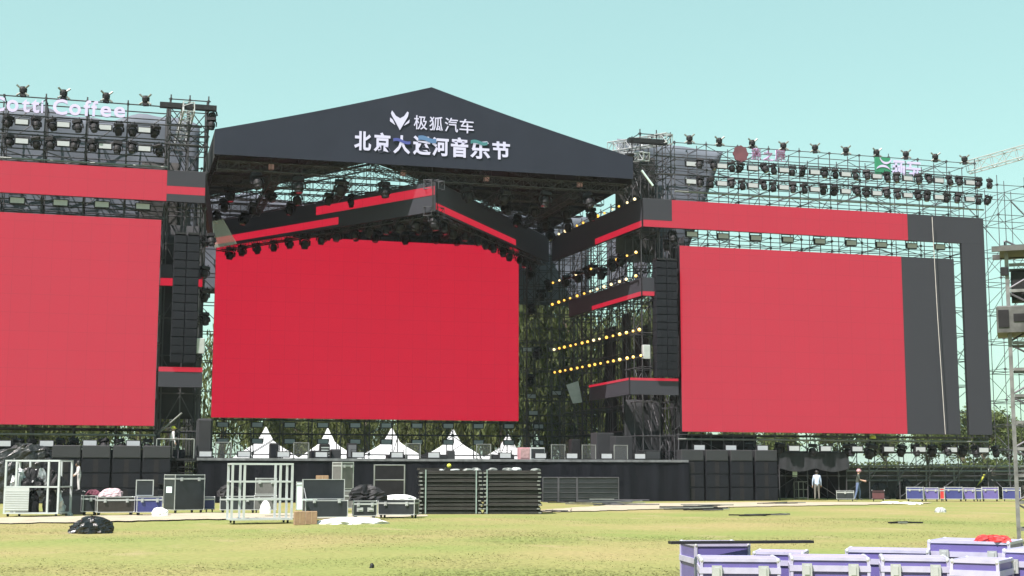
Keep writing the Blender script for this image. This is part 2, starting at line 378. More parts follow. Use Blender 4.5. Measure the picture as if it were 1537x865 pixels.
def truss_mb(p, q, w=.45, rc=.032, rl=.018, bay=.5, mb=None):
    p = Vector(p); q = Vector(q); d = (q - p); Ln = d.length; d.normalize()
    up = Vector((0, 0, 1)) if abs(d.z) < .9 else Vector((0, 1, 0))
    a = d.cross(up).normalized() * (w / 2); b = a.cross(d).normalized() * (w / 2)
    cs = [a + b, a - b, -a - b, -a + b]; mb = mb or MB()
    for c in cs: mb.tube(p + c, q + c, rc, 6)
    n = max(2, int(Ln / bay))
    for i in range(n):
        t0, t1 = p + d * (Ln * i / n), p + d * (Ln * (i + 1) / n)
        for k in range(4):
            c0, c1 = cs[k], cs[(k + 1) % 4]
            if (i + k) % 2: c0, c1 = c1, c0
            mb.tube(t0 + c0, t1 + c1, rl, 4, cap=False)
            mb.tube(t0 + cs[k], t0 + cs[(k + 1) % 4], rl, 4, cap=False)
    for k in range(4): mb.tube(q + cs[k], q + cs[(k + 1) % 4], rl, 4, cap=False)
    return mb
def truss(label, p, q, m, w=.45, rc=.032, rl=.018, bay=.5, group=None, name='truss'):
    o = truss_mb(p, q, w, rc, rl, bay).build(name, m, origin=tuple(p)); return tag(o, label, 'truss', group)
def cloth_sheet(name, label, cat, x0, x1, z0, z1, Y, m, nx=24, nz=16, amp=.08, thick=.02, edge=None, group=None, sag=0, seed=0, plane='x'):
    """hanging sheet with folds, real thickness; plane 'x' spans X at depth Y, plane 'y' spans Y at X=Y"""
    rd = random.Random(seed); ph = [rd.uniform(0, 6.28) for _ in range(6)]
    vs = []
    for s_ in (0, 1):
        for j in range(nz + 1):
            for i in range(nx + 1):
                u, v = i / nx, j / nz
                x = x0 + (x1 - x0) * u; z = z0 + (z1 - z0) * v
                if edge: x, z = edge(u, v, x, z)
                z += -sag * 4 * ((u * 4) % 1) * (1 - (u * 4) % 1) * v
                y = Y + amp * (math.sin(x * 2.1 + ph[0]) * .5 + math.sin(x * 4.7 + z * .6 + ph[1]) * .3 + math.sin(z * 1.9 + x * .7 + ph[2]) * .4) + s_ * thick
                vs.append((x, y, z) if plane == 'x' else (y, x, z))
    n1 = (nx + 1) * (nz + 1); fs = []
    for j in range(nz):
        for i in range(nx):
            a = j * (nx + 1) + i; q = (a, a + 1, a + nx + 2, a + nx + 1); fs.append(q); fs.append(tuple(n1 + k for k in reversed(q)))
    per = [i for i in range(nx + 1)] + [j * (nx + 1) + nx for j in range(1, nz + 1)] + [nz * (nx + 1) + i for i in range(nx - 1, -1, -1)] + [j * (nx + 1) for j in range(nz - 1, 0, -1)]
    for k in range(len(per)): a, b = per[k], per[(k + 1) % len(per)]; fs.append((b, a, n1 + a, n1 + b))
    b = MB(); b.add(vs, fs); o = b.build(name, m, smooth=True, origin=vs[0]); return tag(o, label, cat, group)

ZT, ZB = 18.41, 16.66                    # header ribbon
XL0, XL1, XR0, XR1 = -13.3, 2.12, 33.18, 48.6
# ------------------------------------------------------------------ LED walls of the two wings and the centre
def led_wall(label, x0, x1, y, z0, z1, parts, depth=.28):
    r = thing('led_screen', label, 'screen', ((x0 + x1) / 2, y, z0), group=None)
    MB().rbox(x0, x1, y, y + depth, z0, z1, .03).build('housing', M_BLACKM, r)
    for nm, a, b, m in parts: MB().box(a, b, y - .02, y - .004, z0 + .004, z1 - .004).build(nm, m, r)
    return r
led_wall('huge red screen under the lavender coffee sign beside the striped man', XL0, XL1, 0, 4.15, 15.58, [('display', XL0, XL1, M_RED)])
led_wall('huge red screen at the back of the stage above the white tents', 6.3, 27.9, 17.5, 5.33, 17.95, [('display', 6.3, 27.9, M_RED)])
rs = led_wall('red screen with a dark grey right part under the green square sign', XR0, 52.48, 0, 4.15, 15.58, [('display', XR0, XR1, M_RED), ('blank_display', XR1 + .004, 52.48, M_LED)])
# headers
def header(label, x0, x1, z0, z1, parts, y=0, extra=None):
    r = thing('led_header', label, 'screen', (x0, y, z0)); MB().box(x0, x1, y, y + .22, z0, z1).build('housing', M_BLACKM, r)
    for nm, a, b, c, d, m in parts: MB().box(a, b, y - .02, y - .004, c, d).build(nm, m, r)
    if extra: extra(r)
    return r
h = ZT - ZB
header('red header screen band over the left wing with a dark striped end', -13.9, 4.45, ZB, ZT, [('display', -13.9, 2.35, ZB, ZT, M_RED), ('blank_display', 2.354, 4.45, ZB, ZB + .24 * h, M_LED), ('red_band', 2.354, 4.45, ZB + .244 * h, ZB + .5 * h, M_RED), ('blank_display', 2.354, 4.45, ZB + .504 * h, ZT, M_LED)])
XC0 = PY(1443, 365, 0).x
def lleg(r):
    MB().box(XC0, 54.84, 0, .22, 4.15, ZB).build('housing', M_BLACKM, r); MB().box(XC0, 54.84, -.02, -.004, 4.15, ZB - .002).build('blank_display', M_LED, r)
header('red header screen turning into a dark grey L shaped column', 30.8, 54.84, ZB, ZT, [('red_band', 30.8, 32.7, ZB, ZB + .24 * h, M_RED), ('blank_display', 30.8, 32.7, ZB + .244 * h, ZT, M_LED), ('display', 32.704, 49.15, ZB, ZT, M_RED), ('blank_display', 49.154, 54.84, ZB + .002, ZT, M_LED)], extra=lleg)
# ribbons in plan: returns and the V that points at the audience
def ribbon(label, p, q, z0, z1, bands, w=.2):
    """p->q seen from the audience runs left to right so that its face looks out; bands: (s0,s1,f0,f1)"""
    r = thing('led_ribbon', label, 'screen', (p[0], p[1], z0)); P = Vector(p); Q = Vector(q); d = (Q - P).normalized(); n = Vector((d.y, -d.x))
    MB().seg(p, q, w, z0, z1).build('housing', M_BLACKM, r)
    P2, Q2 = P + n * .02, Q + n * .02
    MB().seg(P2, Q2, .016, z0 + .002, z1 - .002).build('blank_display', M_LED, r)
    for s0, s1, f0, f1 in bands:
        a, b = P + (Q - P) * s0 + n * .04, P + (Q - P) * s1 + n * .04
        MB().seg(a, b, .016, z0 + (z1 - z0) * f0, z0 + (z1 - z0) * f1).build('red_band', M_RED, r)
    return r
BL, AP, BR = (6.02, 15.7), (17.45, -1.25), (29.6, 15.6)
ribbon('dark ribbon with two stepped red bands running back to the stage left corner', BL, AP, ZB, ZT, [(0, .60, .10, .36), (.50, .998, .56, .86)])
ribbon('dark ribbon with one red band running from the apex to the right back corner', AP, BR, ZB, ZT, [(.002, .66, .07, .29)])
ribbon('dark upper ribbon with red lower edge under a row of lit bulbs', (29.75, 15.2), (30.77, .1), ZB, ZT, [(.52, .998, 0, .22)])
ribbon('dark upper ribbon on the inner side of the left tower', (4.48, .1), (5.9, 15.2), ZB, ZT, [])
ribbon('dark middle ribbon with red lower edge under bulbs', (30.1, 12.5), (30.68, .1), 12.38, 13.5, [(.35, .998, 0, .24)])
header('short dark middle panel with red lower edge beside the right speaker array', 30.7, 31.58, 12.38, 13.5, [('blank_display', 30.7, 31.58, 12.65, 13.5, M_LED), ('red_band', 30.7, 31.58, 12.38, 12.646, M_RED)])
header('dark middle panel with red lower edge behind the left speaker arrays', 2.2, 4.5, 12.0, 13.2, [('blank_display', 2.2, 4.5, 12.43, 13.2, M_LED), ('red_band', 2.2, 4.5, 12.0, 12.426, M_RED)], y=.75)
ribbon('dark low ribbon with thin red top edge running back from the corner', (29.95, 7.8), (29.82, .1), 6.35, 7.36, [(.0, .998, .86, 1)])
header('dark low panel with thin red top edge under the right speaker array', 29.84, 32.97, 6.35, 7.36, [('blank_display', 29.84, 32.97, 6.35, 7.2, M_LED), ('red_band', 29.84, 32.97, 7.204, 7.36, M_RED)])
header('dark low panel with red top edge under the left speaker arrays', 2.25, 4.62, 6.3, 7.4, [('blank_display', 2.25, 4.62, 6.3, 7.14, M_LED), ('red_band', 2.25, 4.62, 7.144, 7.4, M_RED)])

# ------------------------------------------------------------------ stage deck and skirt
dk = thing('stage_deck', 'wide black stage deck with cloth skirt and grey edge', 'stage', (17.5, -1, 0))
MB().box(4.5, 33.0, -1.0, 20.2, 2.25, 2.42).build('deck_top', mat('deck_grey', (.085, .09, .10), .6, var=.2, scale=1.5), dk)
sk = MB(); nxs = 220; pts = []
for i in range(nxs + 1):
    x = 4.45 + (33.1 - 4.45) * i / nxs; f = .05 * math.sin(x * 3.1) + .035 * math.sin(x * 7.3 + 1)
    pts.append((x, -1.14 - abs(f) * .3, -1.18 - f * 1.5))
sv_ = [(x, a, 2.28) for x, a, b in pts] + [(x, b, .02) for x, a, b in pts] + [(x, a + .05, 2.28) for x, a, b in pts] + [(x, b + .05, .02) for x, a, b in pts]; N = nxs + 1
sk.add(sv_, [(i + 1, i, N + i, N + i + 1) for i in range(nxs)] + [(2 * N + i, 2 * N + i + 1, 3 * N + i + 1, 3 * N + i) for i in range(nxs)])
sk.build('skirt', M_SKIRT, dk, smooth=True)
MB().box(4.4, 33.05, -1.22, -1.0, 2.29, 2.43).build('edge_rail', mat('deck_edge', (.12, .125, .14), .6, var=.3, scale=3), dk)

# ------------------------------------------------------------------ roof: gable banner, pitched cloth, trusses, lettering
Zb0, Zb1, Ze, Za = 19.40, 19.48, 20.83, 24.25; GX0, GX1, GXA = 4.86, 29.98, 17.33; GY = -.5
rf = thing('stage_roof', 'black gabled stage roof with white Chinese lettering on its front banner', 'roof', (GXA, GY, 0))
def gable_poly(n=18):
    top = [(GX0 + (GXA - GX0) * i / n, Ze + (Za - Ze) * i / n - .10 * math.sin(math.pi * i / n)) for i in range(n + 1)] + [(GXA + (GX1 - GXA) * i / n, Za + (Ze - Za) * i / n - .10 * math.sin(math.pi * i / n)) for i in range(1, n + 1)]
    return [(GX0, Zb0), (GX1, Zb1)] + top[::-1]
MB().prism(gable_poly(), GY, GY + .1).build('front_banner', M_BANNER, rf)
rc = MB(); nyr = 12; xsr = [GX0, 8, 11, 14, GXA, 20.5, 23.7, 27, GX1]
def rz_(x, y):
    t = 1 - abs(x - GXA) / (GXA - GX0) if x <= GXA else 1 - (x - GXA) / (GX1 - GXA)
    return Ze + (Za - Ze) * t - .10 * math.sin(math.pi * t) - .5 * math.sin(math.pi * (y - GY) / 20.5) * .25 - .02
vs = []
for dz in (0, -.05):
    for j in range(nyr + 1):
        y = GY + .11 + 20.4 * j / nyr
        for x in xsr: vs.append((x, y, rz_(x, y) + dz))
k = len(xsr); n1 = k * (nyr + 1)
rc.add(vs, [(j * k + i, j * k + i + 1, (j + 1) * k + i + 1, (j + 1) * k + i) for j in range(nyr) for i in range(k - 1)] + [(n1 + (j + 1) * k + i, n1 + (j + 1) * k + i + 1, n1 + j * k + i + 1, n1 + j * k + i) for j in range(nyr) for i in range(k - 1)])
rc.build('roof_cloth', M_BLACKFAB, rf)
for x in (GX0 + .03, GX1 - .03): MB().box(x - .03, x + .03, GY + .12, GY + 20, 19.2, Ze - .05).build('side_valance', M_BLACKFAB, rf)

def text_mesh(ch, size, depth, bold=0.0):
    c = bpy.data.curves.new('glyph', 'FONT'); c.body = ch; c.size = 1.0; c.extrude = depth / size / 2; c.offset = bold; c.resolution_u = 3
    o = bpy.data.objects.new('glyph', c); COL.objects.link(o)
    dg = bpy.context.evaluated_depsgraph_get(); me = bpy.data.meshes.new_from_object(o.evaluated_get(dg))
    bpy.data.objects.remove(o); bpy.data.curves.remove(c)
    v = np.empty(len(me.vertices) * 3); me.vertices.foreach_get('co', v); v = v.reshape(-1, 3)
    return me, v
def letter(ch, parent, box, y, m, bold=0.0, depth=.10, name='letter', poff=None):
    """one character stretched into box (x0,x1,z0,z1) on a plane of depth y facing the audience"""
    me, v = text_mesh(ch, 1.0, depth, bold); lo, hi = v.min(0), v.max(0); x0, x1, z0, z1 = box; off = poff if poff is not None else parent.location
    nv = np.stack([x0 + (v[:, 0] - lo[0]) / max(hi[0] - lo[0], 1e-5) * (x1 - x0) - off.x, y - (v[:, 2] - lo[2]) - off.y, z0 + (v[:, 1] - lo[1]) / max(hi[1] - lo[1], 1e-5) * (z1 - z0) - off.z], 1)
    me.vertices.foreach_set('co', nv.reshape(-1)); me.materials.clear(); me.materials.append(m); me.update()
    o = bpy.data.objects.new(name, me); COL.objects.link(o); o.parent = parent; return o
def pxbox(x0, x1, y0, y1, Y):
    a, b = PY(x0, y1, Y), PY(x1, y0, Y); c = PY((x0 + x1) / 2, y1, Y).z; d = PY((x0 + x1) / 2, y0, Y).z
    return a.x, b.x, c, d
LY = GY - .02
def gpx(x, y): return 520 + x / 5.912, 150 + y / 5.912          # banner close-up coordinates to photo pixels
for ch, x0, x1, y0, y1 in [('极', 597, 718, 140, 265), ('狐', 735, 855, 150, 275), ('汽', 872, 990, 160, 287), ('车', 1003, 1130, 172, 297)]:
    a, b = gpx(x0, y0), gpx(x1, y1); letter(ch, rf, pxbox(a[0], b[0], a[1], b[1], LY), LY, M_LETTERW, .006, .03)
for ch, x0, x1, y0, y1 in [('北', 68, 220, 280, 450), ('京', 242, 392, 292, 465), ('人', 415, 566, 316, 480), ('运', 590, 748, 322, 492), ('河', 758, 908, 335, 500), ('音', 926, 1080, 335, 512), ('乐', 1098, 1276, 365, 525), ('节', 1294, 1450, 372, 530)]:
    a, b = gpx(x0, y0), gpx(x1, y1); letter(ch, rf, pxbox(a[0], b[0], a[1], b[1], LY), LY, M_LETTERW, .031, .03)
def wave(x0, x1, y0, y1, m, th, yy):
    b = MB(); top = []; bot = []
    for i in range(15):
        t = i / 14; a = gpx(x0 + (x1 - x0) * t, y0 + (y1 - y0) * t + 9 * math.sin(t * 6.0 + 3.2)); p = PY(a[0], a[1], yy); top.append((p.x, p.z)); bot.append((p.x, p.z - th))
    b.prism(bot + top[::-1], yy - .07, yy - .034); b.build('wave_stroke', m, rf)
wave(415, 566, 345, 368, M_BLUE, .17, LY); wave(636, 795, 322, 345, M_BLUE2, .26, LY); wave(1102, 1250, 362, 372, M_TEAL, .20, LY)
def logo(poly):
    pts = []
    for x, y in poly: a = gpx(x, y); p = PY(a[0], a[1], LY); pts.append((p.x, p.z))
    MB().prism(pts, LY - .03, LY).build('logo_shape', M_LETTERW, rf)
logo([(474, 270), (440, 205), (405, 145), (395, 120), (404, 95), (440, 145), (476, 165), (512, 145), (540, 105), (552, 115), (545, 150), (510, 210)])
logo([(388, 158), (386, 190), (432, 225), (412, 180)]); logo([(560, 175), (556, 205), (508, 232), (528, 205)])

# roof trusses
for i, y in enumerate((.4, 4.6, 8.8, 13.0, 17.2, 19.8)):
    truss('black cross stage truss %s under the roof cloth' % ['just behind the gable banner', 'second behind the gable banner', 'third behind the gable banner', 'fourth behind the gable banner', 'above the back screen', 'at the open back edge'][i], (5.1, y, 18.95), (29.8, y, 19.0), M_STEELD, .5, .035, .02, .6)
    rt = truss_mb((5.2, y, 20.45), (GXA, y, 23.75), .4, .03, .018, .6); rt = truss_mb((GXA, y, 23.75), (29.7, y, 20.45), .4, .03, .018, .6, rt)
    for x in (8.5, 11.5, 14.4, GXA, 20.4, 23.5, 26.6):
        t = 1 - abs(x - GXA) / 12.5; rt.tube((x, y, 19.2), (x, y, 20.4 + 3.2 * t), .022, 5)
        if i == 5 and x < 26: rt.tube((x, y, 19.2), (x + 3, y, 20.4 + 3.2 * (1 - abs(x + 3 - GXA) / 12.5)), .022, 5)
    rt.build('rafter_truss', M_STEELD, rf)
for x in (5.2, 11.3, 23.4, 29.7):
    t = max(0, 1 - abs(x - GXA) / 12.5)
    truss_mb((x, -.2, 20.3 + 3.2 * t), (x, 19.8, 20.3 + 3.2 * t), .4, .03, .018, .7).build('purlin_truss', M_STEELD, rf)
truss_mb((GXA, -.2, 23.7), (GXA, 19.8, 23.7), .4, .03, .018, .7).build('ridge_truss', M_STEELD, rf)
for i, x in enumerate((8.4, 12.6, 22.2, 26.4)): truss('black lengthwise truss under the roof, %s' % ['nearest the left tower', 'left of the ridge', 'right of the ridge', 'nearest the right tower'][i], (x, .3, 18.45), (x, 19.6, 18.45), M_STEELD, .45, .033, .018, .6)
# chain hoists
for i, (x, y) in enumerate([(407, 251), (605, 260), (730, 268), (870, 277)]):
    p = PY(x, y, .4); r = thing('chain_hoist', 'small pinkish chain hoist hanging under the gable banner on a chain', 'hoist', tuple(p), group='chain hoists under the roof front')
    MB().rbox(p.x - .16, p.x + .16, p.y - .14, p.y + .14, p.z - .15, p.z + .16, .04).build('motor_body', M_PINK, r)
    MB().tube((p.x, p.y, p.z + .16), (p.x, p.y, 20.6), .025, 5).tube((p.x, p.y, p.z - .15), (p.x, p.y, 19.18), .03, 5).build('chain', M_STEELD, r)
# truss carrying the V ribbon
for lab, a, b in (('black truss carrying the left arm of the V shaped ribbon', BL, AP), ('black truss carrying the right arm of the V shaped ribbon', AP, BR)):
    d = (Vector(b) - Vector(a)).normalized(); n = Vector((-d.y, d.x)) * .5
    truss(lab, (a[0] + n.x, a[1] + n.y, ZT - .1), (b[0] + n.x, b[1] + n.y, ZT - .1), M_STEEL, .5, .035, .02, .55)
    truss(lab.replace('truss carrying', 'lower truss behind'), (a[0] + n.x, a[1] + n.y, ZB + .05), (b[0] + n.x, b[1] + n.y, ZB + .05), M_STEELD, .5, .035, .02, .55)

# ------------------------------------------------------------------ scaffolds
def frange(a, b, st): return [a + st * i for i in range(int(round((b - a) / st)) + 1)]
zL = [1.6, 3.0, 4.0, 5.6, 7.2, 8.8, 10.4, 12.0, 13.6, 15.8, 16.5, 18.6, 19.35, 20.35, PY(1.7, 143, .9).z - .02]
XLs = frange(-13.1, 2.3, 2.2)
ztl = PY(1.7, 143, .9).z
scaffold('black scaffold of the left wing under the lavender coffee sign', XLs, [.9, 2.5, 4.1], zL[:-1] + [ztl], ztl + .05, M_STEELD, .042, brace=.25, seed=2)
ztr = PY(1056, 217, .9).z
XRs = frange(33.3, 55.0, 2.17)
zR = [1.5, 3.0, 4.0, 5.7, 7.4, 9.1, 10.8, 12.5, 14.2, 15.85, 16.5, 18.7, 19.6, 20.65, ztr - 1.1, ztr]
scaffold('grey scaffold of the right wing under the green square sign', XRs, [.9, 2.4, 3.9], zR, ztr + .05, M_STEEL, .03, brace=.45, seed=3)
scaffold('open grey scaffold at the far right end beyond the L shaped column', [55.6, 57.7, 59.8, 61.9, 64], [-.6, 1.6, 3.8], [1.6, 3.2, 4.8, 6.4, 8.4, 10.4, 12.4, 14.4, 16.4, 18.6, 20.6], 21.2, M_STEEL, .026, brace=.5, seed=4)
zt2 = PY(285, 150, .8).z
scaffold('tower scaffold between the coffee sign wing and the gabled roof', [2.45, 3.5, 4.55], [.9, 2.3, 3.7], frange(1.8, 20.7, 2.1) + [20.1, 21.3, zt2], zt2 + .1, M_STEELD, .04, brace=.5, seed=5)
zt3 = PY(1000, 203, .8).z
scaffold('tower scaffold between the gabled roof and the right wing', [31.0, 32.1, 33.05], [.9, 2.3, 3.7], frange(1.8, 20.7, 2.1) + [20.2, 21.4, zt3], zt3 + .1, M_STEELD, .036, brace=.5, seed=6)
scaffold('scaffold wall on the right inner side of the stage', [31.1, 32.4, 33.7], [4.6, 6.6, 8.6, 10.6, 12.6, 14.6, 16.6], frange(2.6, 19, 1.65), 19.3, M_STEELD, .036, brace=.45, seed=7)
scaffold('scaffold wall on the left inner side of the stage', [2.6, 3.6, 4.5], [5.0, 8.0, 11.0, 14.0, 17.0], frange(2.6, 19, 1.9), 19.3, M_STEELD, .036, brace=.3, seed=8)
scaffold('scaffold behind the back screen above the tents', frange(5.2, 33.2, 2.0), [18.0, 19.9], [2.9, 4.3, 5.25, 7.2, 9.2, 11.2, 13.2, 15.2, 17.2, 19.0], 19.6, M_STEELD, .036, brace=.5, seed=9)

scaffold('dense scaffold bay between the back screen and the bulb lamps', frange(28.4, 33.8, .9), [17.0, 17.9], frange(2.6, 19.3, 1.05), 19.5, M_STEELD, .03, brace=.7, seed=12)
# pale rails in front of the wings
for lab, x0, x1, px, py in (('long pale pipe below the coffee sign lights', -13.2, 2.4, 100, 242.5), ('long pale pipe under the red screen beside the striped man', -13.2, 2.2, 100, 652.5), ('long pale pipe under the red screen beside the green sign wing', 33.2, 55.0, 1150, 660.5), ('long grey pipe below the green sign lights', 33.2, 55.4, 1224, 300)):
    z = PY(px, py, .7).z; tag(MB().tube((x0, .7, z), (x1, .7, z), .055, 8).build('rail', M_PALEPIPE, origin=(x0, .7, z)), lab, 'pipe', 'long rails across the wings')

# trusses and beams on top of the towers
p0, p1 = PY(240, 157, .4), PY(325, 164, .4)
tag(MB().box(p0.x, p1.x, .2, .6, p0.z - .16, p0.z + .12).build('beam', M_BLACKM, origin=(p0.x, .4, p0.z)), 'black beam across the top of the tower beside the coffee sign', 'beam')
p0, p1 = PY(943, 210, .4), PY(1000, 214, .4)
tag(MB().box(p0.x, p1.x, .2, .6, p0.z - .16, p0.z + .12).build('beam', M_BLACKM, origin=(p0.x, .4, p0.z)), 'black beam across the top of the tower right of the roof', 'beam')
a, b = PY(284, 160, -.3), PY(272, 214, 2.5)
truss('bright tilted truss piece on top of the tower beside the coffee sign', tuple(a), (a.x - .3, 4.0, a.z - 1.3), M_ALU, .6, .04, .025, .5)
a = PY(1005, 208, .2)
truss('bright tilted truss piece on top of the tower right of the roof', tuple(a), (a.x - 2.4, 4.4, a.z + .2), M_ALU, .6, .04, .025, .45)
a = PY(970, 235, .2); truss('short shining truss stub against the right tower top', tuple(a), (a.x - 1.2, 3.4, a.z + .5), M_ALU, .5, .04, .025, .45)
a, b = PY(1452, 252, 1.5), PY(1545, 226, -1.5)
truss('pale horizontal truss jutting out on top of the far right scaffold', tuple(a), tuple(b), M_ALU, .75, .035, .02, .75)
for i, (x0, y0, x1, y1, Y) in enumerate([(963, 256, 980, 279, .2), (1029, 268, 1035, 278, .4)]):
    a, b = PY(x0, y0, Y), PY(x1, y1, Y); tag(MB().tube(a, b, .07, 6).build('tube_light', M_WHITE, origin=tuple(b)), ['long white stick leaning on the right tower', 'short white stick beside the first right wing light'][i], 'stick')
# hanging rope in front of the dark LED part
rp = MB(); pr = [PY(x, y, -.35) for x, y in [(1399, 326), (1402, 380), (1407, 470), (1413, 560), (1419, 652)]]; rp.path(pr, .022, 5)
tag(rp.build('rope', mat('rope_pale', (.42, .40, .38), .8), origin=tuple(pr[-1])), 'pale rope hanging in front of the dark grey screen part', 'rope')

# ------------------------------------------------------------------ tarps and drapes
def wavytop(u, v, x, z): return x, z + (.25 * math.sin(x * .9) + .12 * math.sin(x * 2.3)) * v
cloth_sheet('tarp', 'grey tarpaulin behind the lights under the coffee sign', 'tarp', -13.5, 4.3, 13.8, PY(100, 170, 4.7).z, 4.7, M_GREYTARP, 40, 14, .10, edge=wavytop, seed=1)
tp = PY(1085, 228, 4.7); bt = PY(1045, 302, 4.7)
cloth_sheet('tarp', 'grey tarpaulin with slanted edge behind the first right wing lights', 'tarp', 30.9, tp.x, 15.2, tp.z, 4.7, M_GREYTARP, 16, 14, .10, edge=lambda u, v, x, z: (30.9 + u * ((bt.x - 1.0) + (tp.x - bt.x + 1.0) * v - 30.9), z + .4 * (1 - u) * v), seed=2)
cloth_sheet('tarp', 'wide grey tarpaulin hanging behind the back screen', 'tarp', 3.5, 34.5, 14.2, 21.3, 21.0, M_GREYTARP, 50, 14, .14, edge=wavytop, seed=3)
cloth_sheet('scrim', 'brownish mesh cloth on the tower right of the roof', 'cloth', 30.5, 33.3, 15.6, 22.0, 4.1, M_SCRIM, 10, 12, .08, seed=4)
cloth_sheet('scrim', 'brownish mesh cloth on the tower beside the coffee sign', 'cloth', 1.0, 3.2, 13.5, 19.8, 4.3, M_SCRIM, 10, 12, .08, seed=5)
for i, (y0, y1, z0, z1) in enumerate([(1.0, 3.6, 2.4, 16.4), (5.0, 6.6, 2.4, 16.0), (7.6, 9.6, 2.4, 11.5), (10.8, 12.6, 5.0, 12.6), (13.6, 16.2, 2.4, 12.0)]):
    cloth_sheet('drape', ['tall black drape behind the right speaker array', 'narrow black drape behind the lit bulbs, next to the tall one', 'half height black drape in the middle of the right inner scaffold', 'short black drape high on the right inner scaffold', 'black drape beside the right edge of the back screen'][i], 'drape', y0, y1, z0, z1, 34.0, M_BLACKFAB, 12, 14, .12, seed=10 + i, plane='y')
cloth_sheet('drape', 'black drape closing the lower right stage wing', 'drape', 30.6, 33.1, 2.45, 6.2, 3.0, M_BLACKFAB, 14, 8, .12, seed=21)
cloth_sheet('drape', 'black drape hanging behind the left speaker arrays', 'drape', 2.3, 4.3, 4.6, 15.6, 1.6, M_BLACKFAB, 14, 10, .10, seed=22)
cloth_sheet('netting', 'dark netting hanging along the back scaffold right of the screen', 'cloth', 28.2, 33.5, 2.5, 14.4, 20.6, M_NET, 14, 12, .12, seed=23)
for i, (y0, y1, z0, z1) in enumerate([(3.6, 9.7, 2.5, 19.6), (9.62, 13.5, 2.5, 19.6), (13.42, 19.2, 2.5, 19.6)]):  # side drapes added to keep the sun off the back screen
    cloth_sheet('drape', ['black sun-blocking side drape added next to the left tower', 'black sun-blocking side drape added in the middle of the left inner scaffold', 'black sun-blocking side drape added on the left by the back screen'][i], 'drape', y0, y1, z0, z1, 4.78, M_BLACKFAB, 16, 14, .06, seed=30 + i, plane='y')
cloth_sheet('drape', 'black cloth behind the speaker stacks under the coffee sign wing', 'drape', -13, 3.9, .1, 2.9, 1.9, M_BLACKFAB, 30, 5, .08, seed=25)
cloth_sheet('drape', 'black cloth behind the speaker stacks under the right wing', 'drape', 33.2, 40.2, .1, 4.0, 4.4, M_BLACKFAB, 16, 5, .08, seed=26)
cloth_sheet('netting', 'dark netting added to darken the right inner scaffold along its outer side', 'cloth', 4.2, 17.4, 2.5, 13.8, 34.5, M_NET, 20, 14, .10, seed=41, plane='y')  # netting added to darken the view through this scaffold
for i, (y0, y1) in enumerate([(5.2, 8.4), (9.4, 11.6), (13.0, 17.6)]): cloth_sheet('tarp', ['grey tarp strip high on the right inner scaffold near the tower', 'narrow grey tarp strip high on the right inner scaffold', 'grey tarp strip high on the right inner scaffold by the corner'][i], 'tarp', y0, y1, 13.6, 19.6, 34.7, M_GREYTARP, 10, 12, .12, seed=45 + i, plane='y')
# milky plastic film at the left end of the V ribbon
a = [PY(x, y, 2.5) for x, y in [(318, 332), (335, 329), (356, 366), (322, 373)]]
fm = MB(); fm.add([tuple(v) for v in a] + [(v.x, v.y + .02, v.z) for v in a], [(0, 3, 2, 1), (4, 5, 6, 7), (0, 1, 5, 4), (1, 2, 6, 5), (2, 3, 7, 6), (3, 0, 4, 7)])
tag(fm.build('plastic_film', M_FILM, origin=tuple(a[3])), 'milky plastic film over the left end of the V ribbon', 'film')
a = [PY(x, y, 9) for x, y in [(850, 578), (868, 572), (874, 604), (860, 606)]]
fm = MB(); fm.add([tuple(v) for v in a] + [(v.x, v.y + .03, v.z) for v in a], [(0, 3, 2, 1), (4, 5, 6, 7), (0, 1, 5, 4), (1, 2, 6, 5), (2, 3, 7, 6), (3, 0, 4, 7)])
tag(fm.build('cloth_strip', M_GREYWHITE, origin=tuple(a[3])), 'pale cloth strip dangling left of the low ribbon', 'cloth')

# ================================================================== LIGHTS
# moving head hanging from a pipe: origin at the clamp, hangs down
def make_moving_head():
    r = thing('moving_head_light', 'x', 'stage light')
    b = MB(); b.rbox(-.27, .27, -.2, .2, -.30, -.10, .03); b.tube((-.15, 0, -.10), (-.15, 0, .04), .03, 6); b.tube((.15, 0, -.10), (.15, 0, .04), .03, 6)
    b.build('base', M_BLACK, r)
    out_ = [(-.34, -.66), (-.34, -.40), (-.20, -.295), (.20, -.295), (.34, -.40), (.34, -.66), (.27, -.66), (.27, -.42), (.17, -.33), (-.17, -.33), (-.27, -.42), (-.27, -.66)]
    y = MB().prism(out_, -.06, .06)
    y.build('yoke', M_BLACK, r)
    hd = MB().lathe([(.001, .0), (.12, .0), (.20, -.06), (.24, -.20), (.24, -.34), (.19, -.42), (.19, -.50), (.001, -.50)], 14, (0, 0, -.36)).build('head', M_BLACK, r, smooth=False)
    MB().lathe([(.001, -.504), (.16, -.504), (.16, -.52), (.001, -.53)], 12, (0, 0, -.36)).build('lens', M_LENS, hd)
    return Proto(r)
MH = make_moving_head()
def tilt(): return (R(random.uniform(-28, 28)), R(random.uniform(-12, 12)), R(random.uniform(-40, 40)))
def make_strobe():
    r = thing('strobe_panel', 'x', 'stage light')
    MB().rbox(-.46, .46, -.10, .12, -.22, .22, .03).build('housing', M_BLACKM, r)
    MB().box(-.40, .40, -.118, -.104, -.165, .165).build('face', M_STROBE, r)
    MB().box(-.50, -.475, -.05, .05, -.1, .34).box(.475, .50, -.05, .05, -.1, .34).box(-.50, .50, -.05, .05, .345, .37).build('bracket', M_BLACKM, r)
    return Proto(r)
ST = make_strobe()
